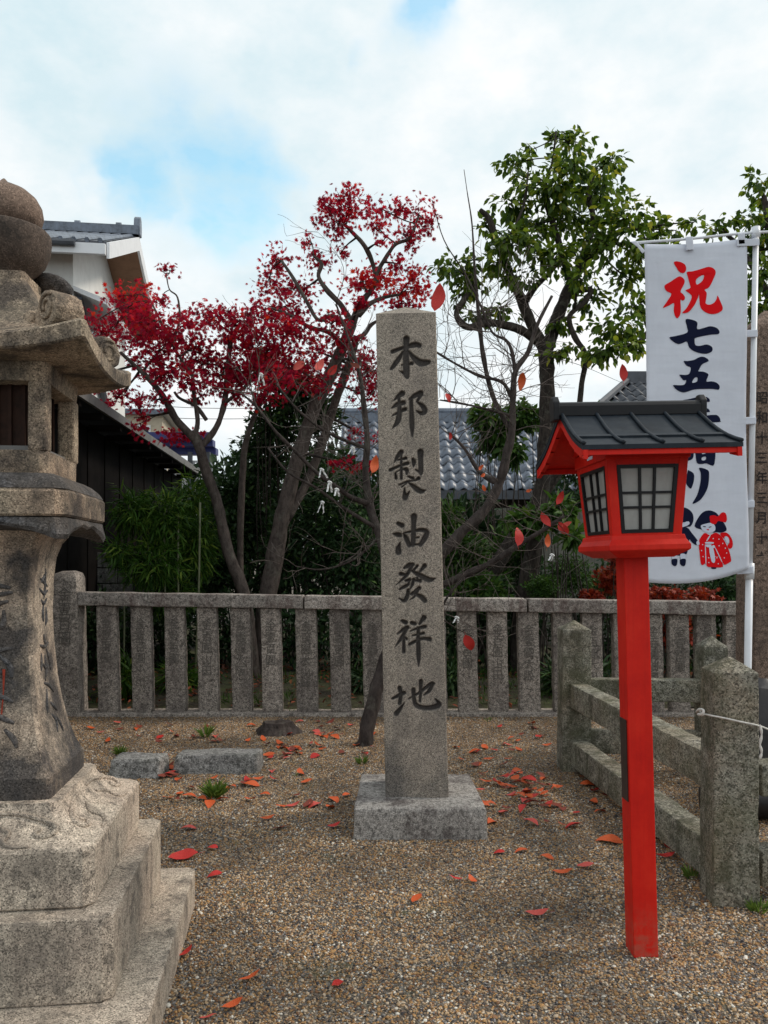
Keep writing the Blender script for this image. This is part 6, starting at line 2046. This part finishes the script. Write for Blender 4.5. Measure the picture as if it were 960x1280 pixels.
tuft(268, 998, 0.12, 130, 'upright green weed in front of the longer kerb stone')
tuft(257, 922, 0.11, 60, 'green weed behind the longer kerb stone near the fence')
tuft(150, 943, 0.07, 90, 'low green weed behind the shorter kerb stone')
tuft(865, 1098, 0.06, 60, 'tiny green weed at the foot of the nearest mossy post')
tuft(948, 1140, 0.06, 70, 'tiny green weed at the front corner of the nearest mossy post')
tuft(372, 1000 - 30, 0.03, 14, 'tiny weed on the gravel left of the monument')
tuft(452, 955, 0.06, 70, 'low weed beside the leaning cherry trunk base')
tuft(610, 888 + 14, 0.05, 16, 'tiny weed against the fence sill right of the monument')
tuft(365, 893, 0.06, 16, 'tiny weed against the fence sill left of the monument')


def place_leaf(px, py, L, an, mat, label, group, z=0.012):
    d = EYE * F / (py - HY)
    c = P(px, py, d)
    o = link('fallen_leaf', leaf_meshes(mat)[random.randrange(3)], None)
    o.location = (c.x, c.y, z + random.uniform(0.0, 0.008))
    o.scale = (L * random.uniform(0.9, 1.15), L, L)
    o.rotation_euler = (random.uniform(-0.3, 0.3), random.uniform(-0.3, 0.3), R(an))
    tag(o, label, 'leaf', group)


named = [(421, 1237, 0.085, 15, 'leaf_red', 'bright red fallen leaf alone near the bottom of the gravel'), (313, 1227, 0.085, 110, 'leaf_orange', 'orange fallen leaf near the lantern step at the bottom'),
         (291, 1260, 0.075, 115, 'leaf_orange', 'lowest orange fallen leaf near the lantern step'), (521, 1129, 0.08, 150, 'leaf_orange', 'round orange fallen leaf below the monument plinth'),
         (570, 1103, 0.07, 80, 'leaf_red', 'red fallen leaf touching an orange one below the plinth'), (590, 1103, 0.065, 20, 'leaf_orange', 'orange fallen leaf touching a red one below the plinth'),
         (672, 1147, 0.10, 80, 'leaf_pink', 'pale red long fallen leaf left of the red post'), (732, 1087, 0.095, 105, 'leaf_pink', 'pink red fallen leaf left of the red post'),
         (704, 1094, 0.10, 70, 'leaf_orange', 'long dark orange fallen leaf left of the pink red one'), (762, 1053, 0.15, 65, 'leaf_orange', 'long rolled orange leaf touching the red post'),
         (716, 1035, 0.12, 95, 'leaf_red', 'long red leaf at the edge of the leaf pile'), (229, 1075, 0.15, 105, 'leaf_red', 'large red leaf at the back corner of the lantern step'),
         (268, 1097, 0.075, 100, 'leaf_red', 'small red leaf right of the lantern step'), (265, 1063, 0.07, 60, 'leaf_red', 'small red leaf behind the lantern step corner'),
         (236, 1038, 0.09, 95, 'leaf_pink', 'pink red leaf beside a small pale stone'), (232, 1196, 0.075, 140, 'leaf_red', 'red and orange leaf leaning on the lantern step'),
         (623, 1068, 0.07, 70, 'leaf_red', 'small red leaf off the corner of the plinth'), (684, 1075, 0.07, 60, 'leaf_orange', 'small orange leaf between plinth and red post'),
         (260, 1276, 0.06, 95, 'leaf_pink', 'pink leaf cut by the bottom picture edge'), (651, 1066, 0.08, 95, 'leaf_orange', 'orange leaf right of the plinth corner'), (367, 1009, 0.10, 95, 'leaf_pink', 'pale red leaf midway between kerb stone and plinth'), (418, 1036, 0.08, 92, 'leaf_red', 'red leaf at the left front corner of the plinth')]
for px, py, L, an, m, lab in named:
    place_leaf(px, py, L, an, m, lab, None)
mats = ['leaf_red', 'leaf_orange', 'leaf_orange', 'leaf_pink', 'leaf_brown', 'leaf_brown', 'leaf_orange']


COLOUR = {'leaf_red': 'red', 'leaf_orange': 'orange', 'leaf_pink': 'pale red', 'leaf_brown': 'dark brownish'}
ORD = ['first', 'second', 'third', 'fourth', 'fifth', 'sixth', 'seventh', 'eighth', 'ninth', 'tenth', 'eleventh', 'twelfth', 'thirteenth', 'fourteenth', 'fifteenth', 'sixteenth', 'seventeenth', 'eighteenth', 'nineteenth', 'twentieth', 'twenty-first', 'twenty-second', 'twenty-third', 'twenty-fourth', 'twenty-fifth', 'twenty-sixth', 'twenty-seventh', 'twenty-eighth', 'twenty-ninth', 'thirtieth', 'thirty-first', 'thirty-second', 'thirty-third', 'thirty-fourth']


def pile(n, sampler, place, group, L=(0.065, 0.11), stack=0.0):
    spots = sorted(sampler() for _ in range(n))
    count = {}
    for px, py in spots:
        m = random.choice(mats)
        k = count[m] = count.get(m, 0) + 1
        place_leaf(px, py, random.uniform(*L), random.uniform(0, 360), m, '%s %s fallen leaf from the left %s' % (ORD[min(k, 34) - 1], COLOUR[m], place), group, 0.012 + random.random() * stack)


pile(64, lambda: (random.gauss(655, 28), random.gauss(998, 20)), 'in the pile right of the plinth', 'leaves piled right of the plinth', stack=0.03)
pile(24, lambda: (random.uniform(570, 700), random.uniform(905, 960)), 'between monument and far mossy post', 'leaves behind the plinth')
pile(46, lambda: (random.uniform(330, 475), random.uniform(903, 950)), 'around the leaning cherry trunk', 'leaves around the cherry trunk')
pile(24, lambda: (random.uniform(110, 330), random.uniform(903, 930)), 'between kerb stones and fence', 'leaves behind the kerb stones')
pile(20, lambda: (random.uniform(200, 330), random.uniform(970, 1010)), 'in front of the kerb stones', 'leaves in front of the kerb stones')
pile(14, lambda: (random.uniform(330, 440), random.uniform(955, 1040)), 'on gravel left of the plinth', 'leaves left of the plinth')
pile(14, lambda: (random.gauss(770, 22), random.gauss(1000, 16)), 'along the foot of the mossy barrier', 'leaves along the barrier')
pile(12, lambda: (random.uniform(830, 875), random.uniform(1040, 1075)), 'in the corner by the nearest mossy post', 'leaves by the nearest post')
pile(9, lambda: (random.uniform(203, 214), random.uniform(940, 975)), 'in the gap between kerb stones', 'leaves in the kerb gap')
pile(10, lambda: (random.uniform(700, 900), random.uniform(900, 965)), 'inside the mossy stone barrier', 'leaves inside the barrier')

# ------------------------------------------------------------------ power lines far behind
for i, (y0, y1, lab) in enumerate(((440, 456, 'upper overhead wire crossing the sky behind the left maple'), (452, 470, 'second overhead wire behind the left maple'), (500, 508, 'third overhead wire behind the left maple'), (515, 520, 'lowest overhead wire behind the left maple'))):
    o = MB().tube(smooth_path([P(120, y0, 34), P(250, (y0 + y1) / 2 + 6, 36), P(420, y1, 38), P(620, y1 - 12, 40)], 8), 0.014, 5).build('overhead_wire', M['wire'], None)
    tag(o, lab, 'wire', 'overhead wires')
